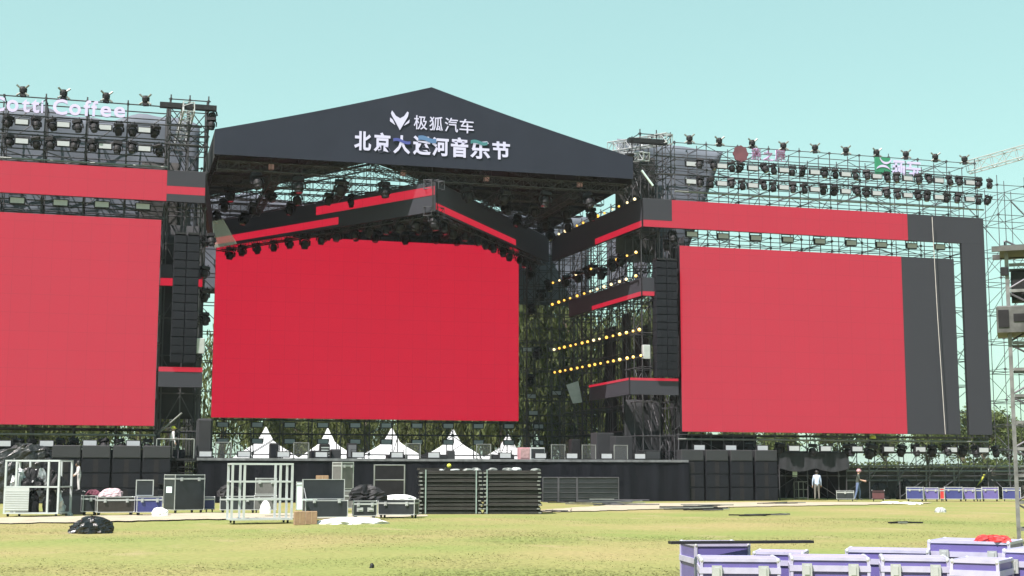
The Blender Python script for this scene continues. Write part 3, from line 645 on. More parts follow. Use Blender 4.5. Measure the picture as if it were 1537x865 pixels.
def make_beam():
    r = thing('beam_light', 'x', 'stage light')
    MB().lathe([(.001, 0), (.12, 0), (.20, .1), (.22, .28), (.17, .42), (.001, .44)], 12, (0, 0, .12)).build('head', M_BLACK, r)
    MB().rbox(-.16, .16, -.14, .14, -.02, .13, .03).build('base', M_BLACK, r)
    for sx, sz in ((-1, 1), (1, 1), (-1, 0), (1, 0)):
        MB().tube((sx * .14, -.1, .34 + .12 * sz if sz else .16), (sx * .33, -.14, .62 if sz else .02), .055, 6).build('arm', M_PALEPIPE, r)
    return Proto(r)
BM = make_beam()
GL = 'rows of lights under the coffee sign'; GR = 'rows of lights under the green sign'
zr1 = PY(95, 188, .35).z; zr2 = PY(95, 216.5, .35).z
for row, (zz, xs_) in enumerate(((zr1, (14, 53, 75, 115, 140, 178, 198.5, 235)), (zr2, (12, 52, 75, 114, 139, 177, 198, 235)))):
    lb = 'black moving head in the %s row of lights under the coffee sign' % ('upper', 'lower')[row]
    for x in xs_: MH.put((PY(x, 190 + 28 * row, .35).x, .35, zz + .42), tilt(), lb, GL, .92)
    for x in (-28, 32.6, 95, 158, 217): ST.put((PY(x, 190 + 28 * row, .3).x, .3, zz), 0, 'white strobe panel in the %s row of lights under the coffee sign' % ('upper', 'lower')[row], GL + ' strobes', .80)
    tag(MB().tube((-13.2, .6, zz + .46), (4.2, .6, zz + .46), .045, 6).build('light_bar', M_STEELD, origin=(-13.2, .6, zz + .46)), 'dark hanging pipe of the %s light row under the coffee sign' % ('upper', 'lower')[row], 'pipe')
zq1 = PY(1144, 254, .35).z; zq2 = PY(1144, 280, .35).z
for row, zz in enumerate((zq1, zq2)):
    py = 254 + 26 * row; lb = 'black moving head in the %s row of lights under the green sign' % ('upper', 'lower')[row]
    for k in range(10):
        xp = 1037 + 46.4 * k
        ST.put((PY(xp, py, .3).x, .3, zz), 0, 'white strobe panel in the %s row of lights under the green sign' % ('upper', 'lower')[row], GR + ' strobes', .80)
        for dx in (14, 30): MH.put((PY(xp + dx, py, .35).x, .35, zz + .42), tilt(), lb, GR, .84)
    tag(MB().tube((32.0, .6, zz + .46), (55.3, .6, zz + .46), .04, 6).build('light_bar', M_STEELD, origin=(32, .6, zz + .46)), 'dark hanging pipe of the %s light row under the green sign' % ('upper', 'lower')[row], 'pipe')
for x, y in [(26, 301.4), (91, 304.8), (153, 307.5), (214.5, 310.3)]: ST.put(tuple(PY(x, y, .5)), 0, 'strobe panel in the gap between red header and screen, coffee sign wing', 'strobes between header and screen, coffee sign wing', .9)
for x, y in [(1038, 352), (1085, 355), (1134, 357.6), (1182, 360), (1230, 362.6), (1277, 365), (1322.6, 367.7), (1368, 369.4), (1410, 371)]: ST.put(tuple(PY(x, y, .5)), 0, 'strobe panel in the gap between red header and screen, green sign wing', 'strobes between header and screen, green sign wing', .86)
for x, y in [(6, 666), (70, 666), (135, 665.5), (200, 666)]: ST.put(tuple(PY(x, y, .25)), 0, 'strobe panel under the red screen above the dark speaker stacks by the cage', 'strobes under the coffee sign wing', .85)
for x in (28, 48, 92, 112, 156, 178, 222): MH.put((PY(x, 655, .5).x, .5, PY(x, 656.5, .5).z), tilt(), 'black moving head under the red screen of the coffee sign wing', 'moving heads under the coffee sign wing', .92)
for k in range(10): ST.put(tuple(PY(1049 + 47.4 * k, 672 + .42 * k, .25)), 0, 'strobe panel on the pipe under the right wing screen', 'strobes under the green sign wing', .85)
for x, y in [(1125, 663), (1172, 663), (1220, 664), (1270, 665), (1279, 665), (1310, 664), (1327, 665), (1355, 666), (1372, 666), (1400, 666), (1418, 666), (1447, 667), (1464, 667), (1493, 667)]:
    p = PY(x, y, .6); MH.put(tuple(p), tilt(), 'black moving head on the pipe under the right wing screen', 'moving heads under the green sign wing', .98 if x != 1310 else 1.25)
for x, y in [(34.5, 145), (95, 149.5), (159, 154), (218.6, 158.5)]: p = PY(x, y, .9); BM.put(tuple(p), R(random.uniform(-15, 15)), 'small upright beam light on the top rail above the coffee sign', 'beam lights on the left top rail', 1.0)
for x, y in [(1035, 216), (1079.5, 219.5), (1129, 222.5), (1176, 226.5), (1223.6, 229.5), (1270, 233), (1315.7, 236.5), (1360, 239), (1404, 243), (1448, 246.5)]: p = PY(x, y, .9); BM.put(tuple(p), R(random.uniform(-40, 0)), 'small upright beam light on the top rail of the green sign wing', 'beam lights on the right top rail', .95)
# lights below the V ribbon
for a, b, ts, nm in ((BL, AP, [.06, .12, .18, .27, .34, .42, .50, .57, .64, .71, .78, .85, .91, .97], 'left'), (AP, BR, [.05, .13, .21, .29, .37, .45, .53, .61, .69, .77, .85, .92], 'right')):
    for t in ts:
        A_, B_ = Vector(a), Vector(b); p = A_ + (B_ - A_) * t; d = (B_ - A_).normalized(); n = Vector((-d.y, d.x)) * .55
        MH.put((p.x + n.x, p.y + n.y, ZB + .05), tilt(), 'black moving head hanging below the %s arm of the V ribbon' % nm, 'moving heads below the V ribbon, %s arm' % nm, random.uniform(.92, 1.12))
# lights on the cross stage trusses
for i, y in enumerate((4.6, 8.8, 13.0, 17.2)):
    for k in range(13):
        x = 6.3 + 1.88 * k + random.uniform(-.3, .3)
        MH.put((x, y, 18.66), tilt(), 'black moving head on the %s truss under the roof' % ['second', 'third', 'fourth', 'rearmost lit'][i], 'moving heads on the %s roof truss' % ['second', 'third', 'fourth', 'rear'][i], random.uniform(.95, 1.12))
for k in range(9): MH.put((7.2 + 2.5 * k, .4, 18.66), tilt(), 'black moving head on the truss just behind the gable banner', 'moving heads on the front roof truss', 1.2)
# strobes on the frame below the back screen
for row, py in enumerate((637.5, 662)):
    for x in (334, 386, 434.6, 484.5, 533, 579.5, 625.7, 672.5, 717.8, 763.6, 808): ST.put(tuple(PY(x, py + (x - 334) * .006, 17.6)), 0, 'dim strobe panel in the %s row below the back screen' % ('upper', 'lower')[row], 'strobes below the back screen', .85)
for x, y in [(797, 400), (812, 432), (795, 455), (806, 520), (798, 560), (822, 420)]: p = PY(x, y, 17.6); MH.put(tuple(p), tilt(), 'black moving head on the scaffold right of the back screen', 'moving heads right of the back screen', 1.1)
for x, y in [(791, 525), (797, 595), (830, 525), (835, 590), (800, 620)]: ST.put(tuple(PY(x, y, 17.6)), 0, 'strobe panel on the scaffold right of the back screen', 'strobes right of the back screen', .8)
# left tower lights beside the back screen
for x, y in [(306, 350), (309, 398), (308, 432), (306, 468), (316, 160), (318, 175), (314, 350)]: p = PY(x, y, .5); MH.put(tuple(p), tilt(), 'black moving head on the tower beside the left speaker arrays', 'moving heads on the left tower', .9)
for x, y in [(945, 228), (1002, 357), (1008, 346)]: p = PY(x, y, .5); MH.put(tuple(p), tilt(), 'black moving head on the tower beside the right speaker array', 'moving heads on the right tower', .9)
# bulbs along the right return: fixed heights, plan line from corner back
def make_bulb(m):
    r = thing('bulb_lamp', 'x', 'lamp')
    MB().lathe([(.001, .10), (.10, .10), (.13, .04), (.15, -.02), (.11, -.03), (.001, -.03)], 12, (0, 0, 0), 'y').build('reflector', M_BLACKM, r)
    MB().lathe([(.001, -.135), (.06, -.125), (.11, -.09), (.125, -.04), (.001, -.035)], 12, (0, 0, 0), 'y').build('bulb', m, r, smooth=True)
    return Proto(r)
BB, BW = make_bulb(M_BULB), make_bulb(M_BULBW)
def xret(y): return 30.72 - .062 * y - .28
def bulb_row(lab, grp, ca, cb, n, white=.3, drop=.0, bar=True):
    """ca, cb: photo pixels of the two ends, both on the return wall; height from the front end"""
    def hit(x, y):                                             # ray with the return wall plane
        d = ray(x, y); t = (30.44 - .062 * CAM.y - CAM.x) / (d.x + .062 * d.y); return CAM + d * t
    A_, B_ = hit(*ca), hit(*cb); zz = (A_.z + B_.z) / 2
    for i in range(n):
        t = (i + random.uniform(-.12, .12)) / (n - 1); p = A_ + (B_ - A_) * t
        if random.random() < drop: continue
        (BW if random.random() < white else BB).put((p.x, p.y, p.z), (R(random.uniform(-10, 10)), 0, R(-22 + random.uniform(-10, 10))), lab, grp, random.uniform(.55, .88))
    if bar: tag(MB().tube(A_ + Vector((.12, 0, -.05)), B_ + Vector((.12, 0, -.05)), .04, 6).build('lamp_bar', M_STEELD, origin=tuple(A_)), 'dark bar carrying the ' + lab.split(' in the ')[-1], 'pipe')
bulb_row('lit warm bulb lamp in the row on top of the upper ribbon', 'bulb lamps on the upper ribbon', (953, 299), (829, 356), 13, .45, bar=False)
bulb_row('lit warm bulb lamp in the short row of lamps between upper and middle ribbon', 'bulb lamps between the ribbons', (955, 379), (829, 425), 11, .2, .25)
bulb_row('lit warm bulb lamp in the row of lamps on top of the middle ribbon', 'bulb lamps on the middle ribbon', (953, 415), (829, 457), 13, .4)
bulb_row('lit warm bulb lamp in the upper of two rows of lamps below the middle ribbon', 'bulb lamps, upper row below the middle ribbon', (960, 495), (831, 525), 15, .1)
bulb_row('lit warm bulb lamp in the lower of two rows of lamps below the middle ribbon', 'bulb lamps, lower row below the middle ribbon', (962, 534), (833, 559), 15, .1)
for x, y in [(935, 380), (918, 388), (890, 395), (905, 400), (868, 405), (850, 412), (880, 400)]:
    d = ray(x, y); t = (30.6 - .062 * CAM.y - CAM.x) / (d.x + .062 * d.y); p = CAM + d * t; MH.put(tuple(p), tilt(), 'black moving head among the bulb lamps of the right inner scaffold', 'moving heads among the bulb lamps', 1.0)

# ================================================================== SIGNS on the top rails
sg = thing('letter_sign', 'lavender channel letter coffee sign on the left top rail', 'sign', (PY(0, 190, .5).x, .5, PY(95, 180, .5).z))
def spx(x, y): return x / 5.768, 110 + y / 5.768
word = [('C', -95, 45, 205, 335), ('o', 55, 165, 235, 342), ('t', 188, 262, 228, 345), ('t', 270, 345, 232, 350), ('i', 355, 378, 240, 352), ('C', 455, 588, 230, 366), ('o', 596, 704, 272, 372), ('f', 722, 790, 240, 376), ('f', 788, 850, 244, 380), ('e', 866, 966, 290, 385), ('e', 984, 1086, 296, 390)]
for ch, x0, x1, y0, y1 in word:
    a, b = spx(x0, y0), spx(x1, y1); letter(ch, sg, pxbox(a[0], b[0], a[1], b[1], .5), .5, M_LETTER, .022, .14)
em = PY(1111, 231.5, .5); es = thing('emblem_sign', 'maroon scalloped round emblem with Chinese letters on the right top rail', 'sign', tuple(em))
pl = [(em.x + (.50 + .03 * math.cos(8 * t * 2 * math.pi / 64)) * math.cos(t * 2 * math.pi / 64), em.z + (.52 + .03 * math.cos(8 * t * 2 * math.pi / 64)) * math.sin(t * 2 * math.pi / 64)) for t in range(64)]
MB().prism(pl, .40, .5).build('emblem_disc', M_EMBLEM, es)
for ch, x0, x1, y0, y1 in [('燕', 1127.5, 1141.5, 223, 241), ('之', 1145, 1160, 226.5, 242.5), ('屋', 1162.5, 1178, 226, 243.5)]:
    bx = pxbox(x0, x1, y0, y1, .5); letter(ch, es, bx, .5, M_LETTER, .06, .06, 'letter_backing'); letter(ch, es, bx, .42, M_MAROON, -.012, .04)
x0, x1, z0, z1 = pxbox(1313, 1335, 237, 262, .5)
gs = thing('square_sign', 'green square sign with white arcs on the right top rail', 'sign', ((x0 + x1) / 2, .5, z0))
MB().box(x0, x1, .38, .5, z0, z1).build('sign_panel', M_GREEN, gs)
def arc(cx, cz, rr, a0, a1, th):
    b = MB(); o_ = []; i_ = []
    for k in range(13): a = R(a0 + (a1 - a0) * k / 12); t_ = th * math.sin(math.pi * k / 12) + .02; o_.append((cx + rr * math.cos(a), cz + rr * math.sin(a))); i_.append((cx + (rr - t_) * math.cos(a), cz + (rr - t_) * math.sin(a)))
    b.prism(o_ + i_[::-1], .35, .376); b.build('white_arc', M_LETTER, gs)
wd_ = x1 - x0; arc(x0 + .68 * wd_, z1 - .02 * wd_, .38 * wd_, 180, 355, .13); arc(x0 + .5 * wd_, z0 + .05 * wd_, .5 * wd_, 28, 152, .14)
x0, x1, z0, z1 = pxbox(1339, 1381, 241, 264, .5)
ls = thing('letter_sign', 'pale lavender block characters beside the green square sign', 'sign', ((x0 + x1) / 2, .5, z0))
def stroke(a, b, c, d): MB().box(x0 + (x1 - x0) * a, x0 + (x1 - x0) * b, .40, .5, z0 + (z1 - z0) * c, z0 + (z1 - z0) * d).build('character_stroke', M_LETTER, ls)
for s_ in [(.06, .42, .80, .95), (.10, .16, .0, .79), (.02, .27, .48, .62), (.20, .27, .05, .47), (.28, .34, .15, .79), (.35, .44, .42, .60), (.36, .43, .02, .41), (.02, .095, .1, .3), (.54, .98, .78, .92), (.60, .66, .55, .77), (.50, .98, .40, .54), (.72, .79, .0, .39), (.84, .90, .1, .39), (.60, .71, .1, .22)]: stroke(*s_)

# ================================================================== SPEAKERS
def make_cab(wd):
    b = MB(); b.rbox(-wd / 2, wd / 2, 0, .62, 0, .455, .02); b.box(-wd / 2 + .03, -.05, -.016, -.003, .04, .42); b.box(.05, wd / 2 - .03, -.016, -.003, .04, .42)
    b.box(-.045, .045, -.024, -.003, .03, .43); return b.mesh('cabinet', [M_GRILLE])
CABM = make_cab(.68)
def line_array(label, xc, ytop, zt, n, tl=0.0):
    r = thing('line_array', label, 'loudspeaker', (xc, -.35, zt - .48 * n), group='flown speaker columns'); r['group'] = 'flown speaker columns'
    a = 0; y = 0.0; z = .48 * n
    for k in range(n):
        a = tl + (0 if k < n * .55 else (k - n * .55) * R(1.1)); z -= .475
        inst(CABM, 'cabinet', r, (0, y, z), (a, 0, 0)); y += math.sin(a) * .475
    MB().box(xc - .3, xc + .3, -.4, .3, zt + .02, zt + .14).tube((xc, -.1, zt + .14), (xc, -.1, zt + 1.8), .03, 5).build('rigging_frame', M_BLACKM, r)
    return r
xl = PY(258.4, 445, -.35).x
line_array('hanging black speaker column next to the red screen under the coffee sign', xl + .36, 0, 14.75, 15); line_array('hanging black speaker column next to the white fabric box on the left tower', xl + 1.06, 0, 14.75, 15)
xr = PY(985, 480, -.35).x
line_array('hanging black speaker column next to the lit bulb lamps', xr + .37, 0, 14.55, 15); line_array('hanging black speaker column against the edge of the right wing screen', xr + 1.07, 0, 14.55, 15)
for i, (x, y) in enumerate([(301, 519), (971, 528)]):
    p = PY(x, y, -.2); r = thing('white_box', ['white box mounted beside the left speaker columns', 'white box mounted beside the right speaker columns'][i], 'box', (p.x, p.y, p.z - .42))
    MB().rbox(p.x - .23, p.x + .23, p.y, p.y + .3, p.z - .42, p.z + .42, .03).build('body', M_GREYWHITE, r); MB().box(p.x - .03, p.x + .03, p.y + .301, p.y + 1.1, p.z - .03, p.z + .03).build('arm', M_BLACKM, r)
# subwoofer stacks
def make_sub():
    r = thing('subwoofer', 'x', 'loudspeaker')
    MB().rbox(-.74, .74, 0, 1.0, 0, .785, .02).build('cabinet', M_CAB, r)
    MB().box(-.70, -.15, -.02, -.003, .04, .745).build('grille', M_GRILLE, r); MB().box(.12, .70, -.02, -.003, .04, .745).build('grille', M_GRILLE, r)
    MB().box(-.145, .115, -.012, -.003, .06, .72).build('port', M_BLACK, r)
    return Proto(r)
SB = make_sub()
def make_fill():
    r = thing('fill_speaker', 'x', 'loudspeaker'); MB().rbox(-.72, .72, 0, .8, 0, .66, .03).build('cabinet', M_GREYBOX, r); MB().box(-.68, .68, -.02, -.003, .04, .61).build('grille', mat('charcoal_grille', (.018, .020, .024), .7, var=.06, bump=.2, bscale=50), r); return Proto(r)
FS = make_fill()
for xs_, lab, ybase in (((98, 143, 189, 234), 'coffee sign wing beside the striped man', -1.6), ((1040, 1077, 1114, 1151), 'right wing beside the black awning', -1.0)):
    for x in xs_:
        p = PY(x, 725, ybase)
        for k in range(3): SB.put((p.x, ybase, .02 + .79 * k), 0, 'black subwoofer, %s in its stack under the %s' % (('bottom', 'middle', 'third')[k], lab), 'subwoofers under the ' + lab)
        FS.put((p.x, ybase - .02, .02 + .79 * 3), 0, 'charcoal box topping a stack, ' + lab, 'charcoal boxes on the stacks under the ' + lab)
# draped equipment pile beside the left stacks
def lump(name, label, cat, p, sx, sy, sz, m, seed, rough=.25, n=22, mseg=11, pw=.7):
    rd = random.Random(seed); ph = [rd.uniform(0, 6.28) for _ in range(8)]; b = MB(); vs = []
    for j in range(mseg + 1):
        v = j / mseg
        for i in range(n):
            a = 2 * math.pi * i / n; rr = math.cos(v * math.pi / 2) ** pw if v < 1 else 0
            w_ = 1 + rough * (math.sin(3 * a + ph[0]) * .4 + math.sin(5 * a + ph[1] + 4 * v) * .35 + math.sin(9 * a + ph[2] + 7 * v) * .25 + rd.uniform(-.25, .25))
            zz = math.sin(v * math.pi / 2) * (1 + rough * .5 * (math.sin(2 * a + ph[3]) + rd.uniform(-.3, .3)) * (1 - v * .6))
            vs.append((p[0] + sx * rr * w_ * math.cos(a), p[1] + sy * rr * w_ * math.sin(a), p[2] + sz * max(zz, 0) - .01))
    b.add(vs, [(j * n + i, j * n + (i + 1) % n, (j + 1) * n + (i + 1) % n, (j + 1) * n + i) for j in range(mseg) for i in range(n)] + [tuple(range(n - 1, -1, -1))])
    return tag(b.build(name, m, origin=tuple(p)), label, cat)
p = PY(40, 688, 1.2)
lump('covered_pile', 'pile under shiny black sheeting with painted grey highlights behind the white mesh cage', 'pile', (p.x - .3, .2, .05), 2.1, .9, 2.95, mat('sheet_with_highlights', (.006, .006, .007), .3, col2=(.035, .036, .038), scale=4, bump=1.0, bscale=7), 3, .3, 40, 16, pw=.3)  # lighter patches in the sheet colour stand in for highlights

# ================================================================== THINGS ON THE DECK
DZ = 2.44
def deckpt(x, Y=-.6): return PY(x, 689, Y)
for x in (308, 366, 425, 482, 537, 595.5, 650.5, 758, 811, 858, 910, 960): p = deckpt(x, -.7); ST.put((p.x, -.7, DZ + .2), 0, 'white strobe panel standing on the front edge of the deck', 'strobes along the deck edge', .8)
def make_acrylic():
    r = thing('acrylic_screen', 'x', 'screen stand')
    MB().box(-.40, .40, -.01, .01, .05, .82).build('clear_panel', M_ACRYL, r)
    MB().tube((-.42, 0, 0), (-.42, 0, .88), .03, 6).tube((.42, 0, 0), (.42, 0, .88), .03, 6).tube((-.42, 0, .85), (.42, 0, .85), .02, 6).build('frame', M_PALEPIPE, r)
    MB().box(-.46, -.38, -.2, .2, 0, .03).box(.38, .46, -.2, .2, 0, .03).build('foot', M_BLACKM, r); return Proto(r)
AC = make_acrylic()
for x in (335, 452, 620, 726, 838, 884, 932): p = deckpt(x, -.2); AC.put((p.x, -.2, DZ), 0, 'clear screen in a grey frame standing near the deck edge', 'clear screens along the deck', 1.0)
def gearbox(label, x0, x1, ytop, m, Y=1.0, depth=.7, face=None, name='equipment_box', cat='box', ybase=689.5):
    a, b = PY(x0, ybase, Y), PY(x1, ybase, Y); zt = PY((x0 + x1) / 2, ytop, Y).z
    r = thing(name, label, cat, ((a.x + b.x) / 2, Y, DZ)); MB().rbox(a.x, b.x, Y, Y + depth, DZ, zt, .03).build('body', m, r)
    if face: MB().box(a.x + .06, b.x - .06, Y - .02, Y - .003, DZ + .08, zt - .08).build('front_panel', face, r)
    MB().box(a.x + .03, b.x - .03, Y + .08, Y + depth - .08, zt + .003, zt + .03).build('top_lid', M_BLACKM, r)
    return r
gearbox('tall black cabinet standing in front of the first tent', 405, 418, 666, M_BLACK, .6, .6, M_GRILLE, 'monitor_speaker', 'loudspeaker')
rk = gearbox('black rack with silver drawer lines in front of the second tent', 481, 495, 667, M_BLACK, .6, .7, M_BLACKM, 'equipment_rack', 'rack')
for k in range(4):
    a, b = PY(482, 672 + 4 * k, .6), PY(494, 672 + 4 * k, .6); MB().box(a.x, b.x, .55, .575, a.z - .03, a.z + .03).build('drawer_line', M_ALU, rk)
gearbox('small black monitor beside the rack by the second tent', 466, 480, 677, M_BLACK, .4, .6, M_GRILLE, 'monitor_speaker', 'loudspeaker')
gearbox('black box with grey rounded top by the second tent', 497, 512, 675, M_GREYBOX, 1.2, .6)
gearbox('black flat cased screen standing right of the second tent', 521, 536, 666, M_BLACK, .8, .3, mat('screen_frame', (.10, .10, .11), .5), 'cased_screen', 'case')
gearbox('low black wedge in front of the third tent', 581, 612, 683, M_BLACK, .3, .5, M_GRILLE, 'monitor_wedge', 'loudspeaker')
gearbox('low dark box in front of the fourth tent', 632, 672, 683, M_BLACK, .5, .5, M_GREYBOX)
gearbox('small dark arched amplifier by the fourth tent', 672, 683, 677, M_GREYBOX, .9, .5)
gearbox('low dark box in front of the fifth tent', 738, 772, 683, M_BLACK, .5, .5, M_GREYBOX)
gearbox('pinkish equipment box beside a dark screen on the deck', 780, 796, 672, M_PINK, .8, .5, mat('pink_face', (.35, .22, .22), .6, var=.3, scale=6))
gearbox('flight case with a dark blue grey screen face on the deck', 796, 818, 672, M_GREYWHITE, .7, .5, M_BLKC, 'cased_screen', 'case')
gearbox('black and white rack with open shelves on the deck', 858, 872, 660, M_BLACKM, 1.2, .6, M_BLACK, 'equipment_rack', 'rack')
gearbox('black covered machine under the low ribbon corner', 896, 922, 650, M_BLACKFAB, 3.0, 1.2, None, 'covered_machine', 'machine')
gearbox('black covered stack beside the right tower foot', 924, 950, 655, M_BLACKFAB, 2.0, 1.2, None, 'covered_machine', 'machine')
gearbox('dark box with pale clutter by the right end of the deck', 965, 992, 676, M_BLACKM, .6, .8, M_GREYBOX)
# tall black draped tower at the left deck end
lx0, lx1 = PY(294, 688, .2).x, PY(321, 688, .2).x; zt = PY(308, 628, .2).z
r = thing('draped_tower', 'tall black cloth covered tower at the left end of the deck', 'tower', ((lx0 + lx1) / 2, .2, DZ))
MB().rbox(lx0, lx1 - .1, .2, 1.2, DZ, zt, .12).build('cover', M_BLACKFAB, r); MB().box(lx0 - .05, lx1 + .0, .1, 1.3, DZ - .02, DZ + .12).build('base', M_BLACKM, r)
# stair / platform left of deck with railings
r = thing('stair_platform', 'dark access platform with pale handrails under the left low panel', 'platform', (3.2, .2, 0))
MB().box(2.3, 4.35, -.6, 2.6, 2.28, 2.4).build('platform', M_BLACKM, r)
for k in range(7): MB().box(2.4, 4.2, -.65 - .28 * (k + 1) + .02, -.65 - .28 * k, 2.2 - .3 * (k + 1), 2.26 - .3 * (k + 1)).build('step', M_BLACKM, r)
hr = MB(); hr.tube((2.2, 1.0, 3.6), (3.6, .4, 4.9), .05, 6).tube((2.3, .1, 3.45), (4.3, .1, 3.45), .04, 6).tube((2.3, .1, 2.4), (2.3, .1, 3.45), .04, 6).tube((4.3, .1, 2.4), (4.3, .1, 3.45), .04, 6); hr.build('handrail', M_PALEPIPE, r)

# ================================================================== TENTS behind the stage
def make_tent():
    r = thing('pagoda_tent', 'x', 'tent'); b = MB(); lv = [(2.3, 0), (1.72, .62), (1.15, 1.15), (.72, 1.55), (.44, 1.88), (.40, 2.05), (.17, 2.65), (.04, 3.05)]
    vs = []
    for hw, z in lv: vs += [(-hw, -hw, z), (hw, -hw, z), (hw, hw, z), (-hw, hw, z)]
    b.add(vs, [(k * 4 + i, k * 4 + (i + 1) % 4, k * 4 + 4 + (i + 1) % 4, k * 4 + 4 + i) for k in range(7) for i in range(4)] + [(28, 29, 30, 31)]); 
    b.v = [(x, y, z + 2.45) for x, y, z in b.v]; b.build('roof_canopy', M_TENT, r)
    MB().box(-2.16, 2.16, -2.17, -2.15, 2.15, 2.46).box(-2.16, 2.16, 2.15, 2.17, 2.15, 2.46).box(-2.17, -2.165, -2.15, 2.15, 2.15, 2.46).box(2.165, 2.17, -2.15, 2.15, 2.15, 2.46).build('valance', M_TENT, r)
    for x in (-2.1, 2.1):
        for y in (-2.1, 2.1): MB().tube((x, y, 0), (x, y, 2.4), .05, 6).build('leg', M_ALUW, r)
    MB().box(-2.08, 2.08, 2.05, 2.08, .02, 2.14).build('back_wall', M_TENT, r)
    return Proto(r)
TN = make_tent()
for i, (x, y) in enumerate([(399, 641), (492, 643), (588, 643), (680, 645), (762, 652)]):
    Y = (43, 43, 41, 41, 43)[i]; p = PY(x, y, Y); TN.put((p.x, Y, p.z - 5.5), R(random.uniform(-8, 8)), 'white pagoda tent behind the stage deck', 'white tents behind the stage', (1.32, 1.32, 1.0))
r = thing('low_tent', 'low white tent roof beside the third pagoda tent', 'tent', tuple(PY(562, 690, 40)))
b = MB(); q = [PY(x, y, 40) for x, y in [(540, 692), (562, 676), (572, 674), (585, 692)]]; b.prism([(v.x, v.z) for v in q], 40, 42.5); b.build('canopy', M_TENT, r)
b = MB(); lo, hi = q[0].x, q[3].x
for x in (lo + .1, hi - .1):
    for y in (40.1, 42.4): b.tube((x, y, 0), (x, y, q[0].z), .05, 6)
b.build('leg', M_ALUW, r)

# ================================================================== FLIGHT CASES, CAGES AND CLUTTER
LATCH = MB().box(-.05, .05, -.035, 0, -.07, .07).box(-.025, .025, -.05, -.035, -.04, .05).mesh('latch', M_ALU)
CORNER = MB().lathe([(.001, -.028), (.020, -.025), (.028, 0), (.020, .025), (.001, .028)], 8).mesh('corner', M_ALU, True)
WHEEL = MB().lathe([(.001, -.025), (.06, -.025), (.06, .025), (.001, .025)], 12, (0, 0, .06), 'x').box(-.04, .04, -.05, .03, .10, .135).mesh('caster', M_RUBBER)
HANDLE = MB().box(-.11, .11, -.012, 0, -.07, .07).tube((-.07, -.03, 0), (.07, -.03, 0), .014, 6).mesh('handle', M_ALU)
def flight_case(label, loc, rz, W_, D_, H_, m, lid=.24, wheels=True, edge=.028, latches=2, group=None, handles=0, frame=None, side=None, open_lid=False, top_m=None):
    """origin: middle of the front bottom edge; local -Y is the front"""
    r = thing('flight_case', label, 'flight case', (0, 0, 0), group=group); z0 = .135 if wheels else .01; fm = frame or M_ALU
    zl = z0 + (H_ - z0) * (1 - lid)
    b = MB().box(-W_ / 2 + .012, W_ / 2 - .012, .012, D_ - .012, z0 + .01, zl - .004); b.build('body', m, r)
    if not open_lid: MB().box(-W_ / 2 + .012, W_ / 2 - .012, .012, D_ - .012, zl + .004, H_ - .01).build('lid', m, r)
    else:
        l = MB().box(-W_ / 2 + .02, W_ / 2 - .02, D_ + .02, D_ + .16, zl + .05, zl + D_ * .85); l.build('lid', m, r)
        e2 = MB()
        for x in (-W_ / 2, W_ / 2 - edge): e2.box(x, x + edge, D_ + .0, D_ + .17, zl + .02, zl + D_ * .88)
        e2.box(-W_ / 2 + edge, W_ / 2 - edge, D_, D_ + .17, zl + D_ * .852, zl + D_ * .88).box(-W_ / 2 + edge, W_ / 2 - edge, D_, D_ + .17, zl + .02, zl + .045); e2.build('lid_frame', fm, r)
        MB().tube((-W_ / 2 + .05, .1, zl), (-W_ / 2 + .05, D_, zl + .4), .012, 5).build('lid_stay', M_ALU, r)
    e = MB(); t = edge; top = H_ if not open_lid else zl
    for z in (z0, top - t): e.box(-W_ / 2, W_ / 2, 0, t, z, z + t).box(-W_ / 2, W_ / 2, D_ - t, D_, z, z + t).box(-W_ / 2, -W_ / 2 + t, t, D_ - t, z, z + t).box(W_ / 2 - t, W_ / 2, t, D_ - t, z, z + t)
    for x in (-W_ / 2, W_ / 2 - t):
        for y in (0, D_ - t): e.box(x, x + t, y, y + t, z0 + t, top - t)
    if not open_lid and lid > .02:
        c = .006; e.box(-W_ / 2 - c, W_ / 2 + c, -c, .01, zl - .03, zl + .03).box(-W_ / 2 - c, W_ / 2 + c, D_ - .01, D_ + c, zl - .03, zl + .03).box(-W_ / 2 - c, -W_ / 2 + .01, .01, D_ - .01, zl - .03, zl + .03).box(W_ / 2 - .01, W_ / 2 + c, .01, D_ - .01, zl - .03, zl + .03)
    e.build('edge_frame', fm, r)
    for x in (-W_ / 2 + .02, W_ / 2 - .02):
        for y in (.02, D_ - .02):
            for z in (z0 + .02, top - .02): inst(CORNER, 'corner', r, (x, y, z))
    if latches:
        for x in ([-W_ * .29, W_ * .29] if latches == 2 else [0]): inst(LATCH, 'latch', r, (x, -.008, zl - .02))
    for k in range(handles): inst(HANDLE, 'handle', r, ((-.22 + .44 * k) * W_ if handles > 1 else 0, -.004, z0 + (zl - z0) * .55))
    if top_m: MB().box(-W_ / 2 + edge + .002, W_ / 2 - edge - .002, edge + .002, D_ - edge - .002, H_ - .008, H_ - .002).build('sunlit_top', top_m, r)  # paler plate added on the lid, sunlight put into its colour
    if side:
        MB().box(-W_ / 2 - .012, -W_ / 2 + .002, D_ * .25, D_ * .75, z0 + (zl - z0) * .55, z0 + (zl - z0) * .75).build('side_label', side, r)
    if wheels:
        for x in (-W_ / 2 + .1, W_ / 2 - .1):
            for y in (.1, D_ - .1): inst(WHEEL, 'caster', r, (x, y, 0))
    r.location = loc; r.rotation_euler = (0, 0, rz); return r
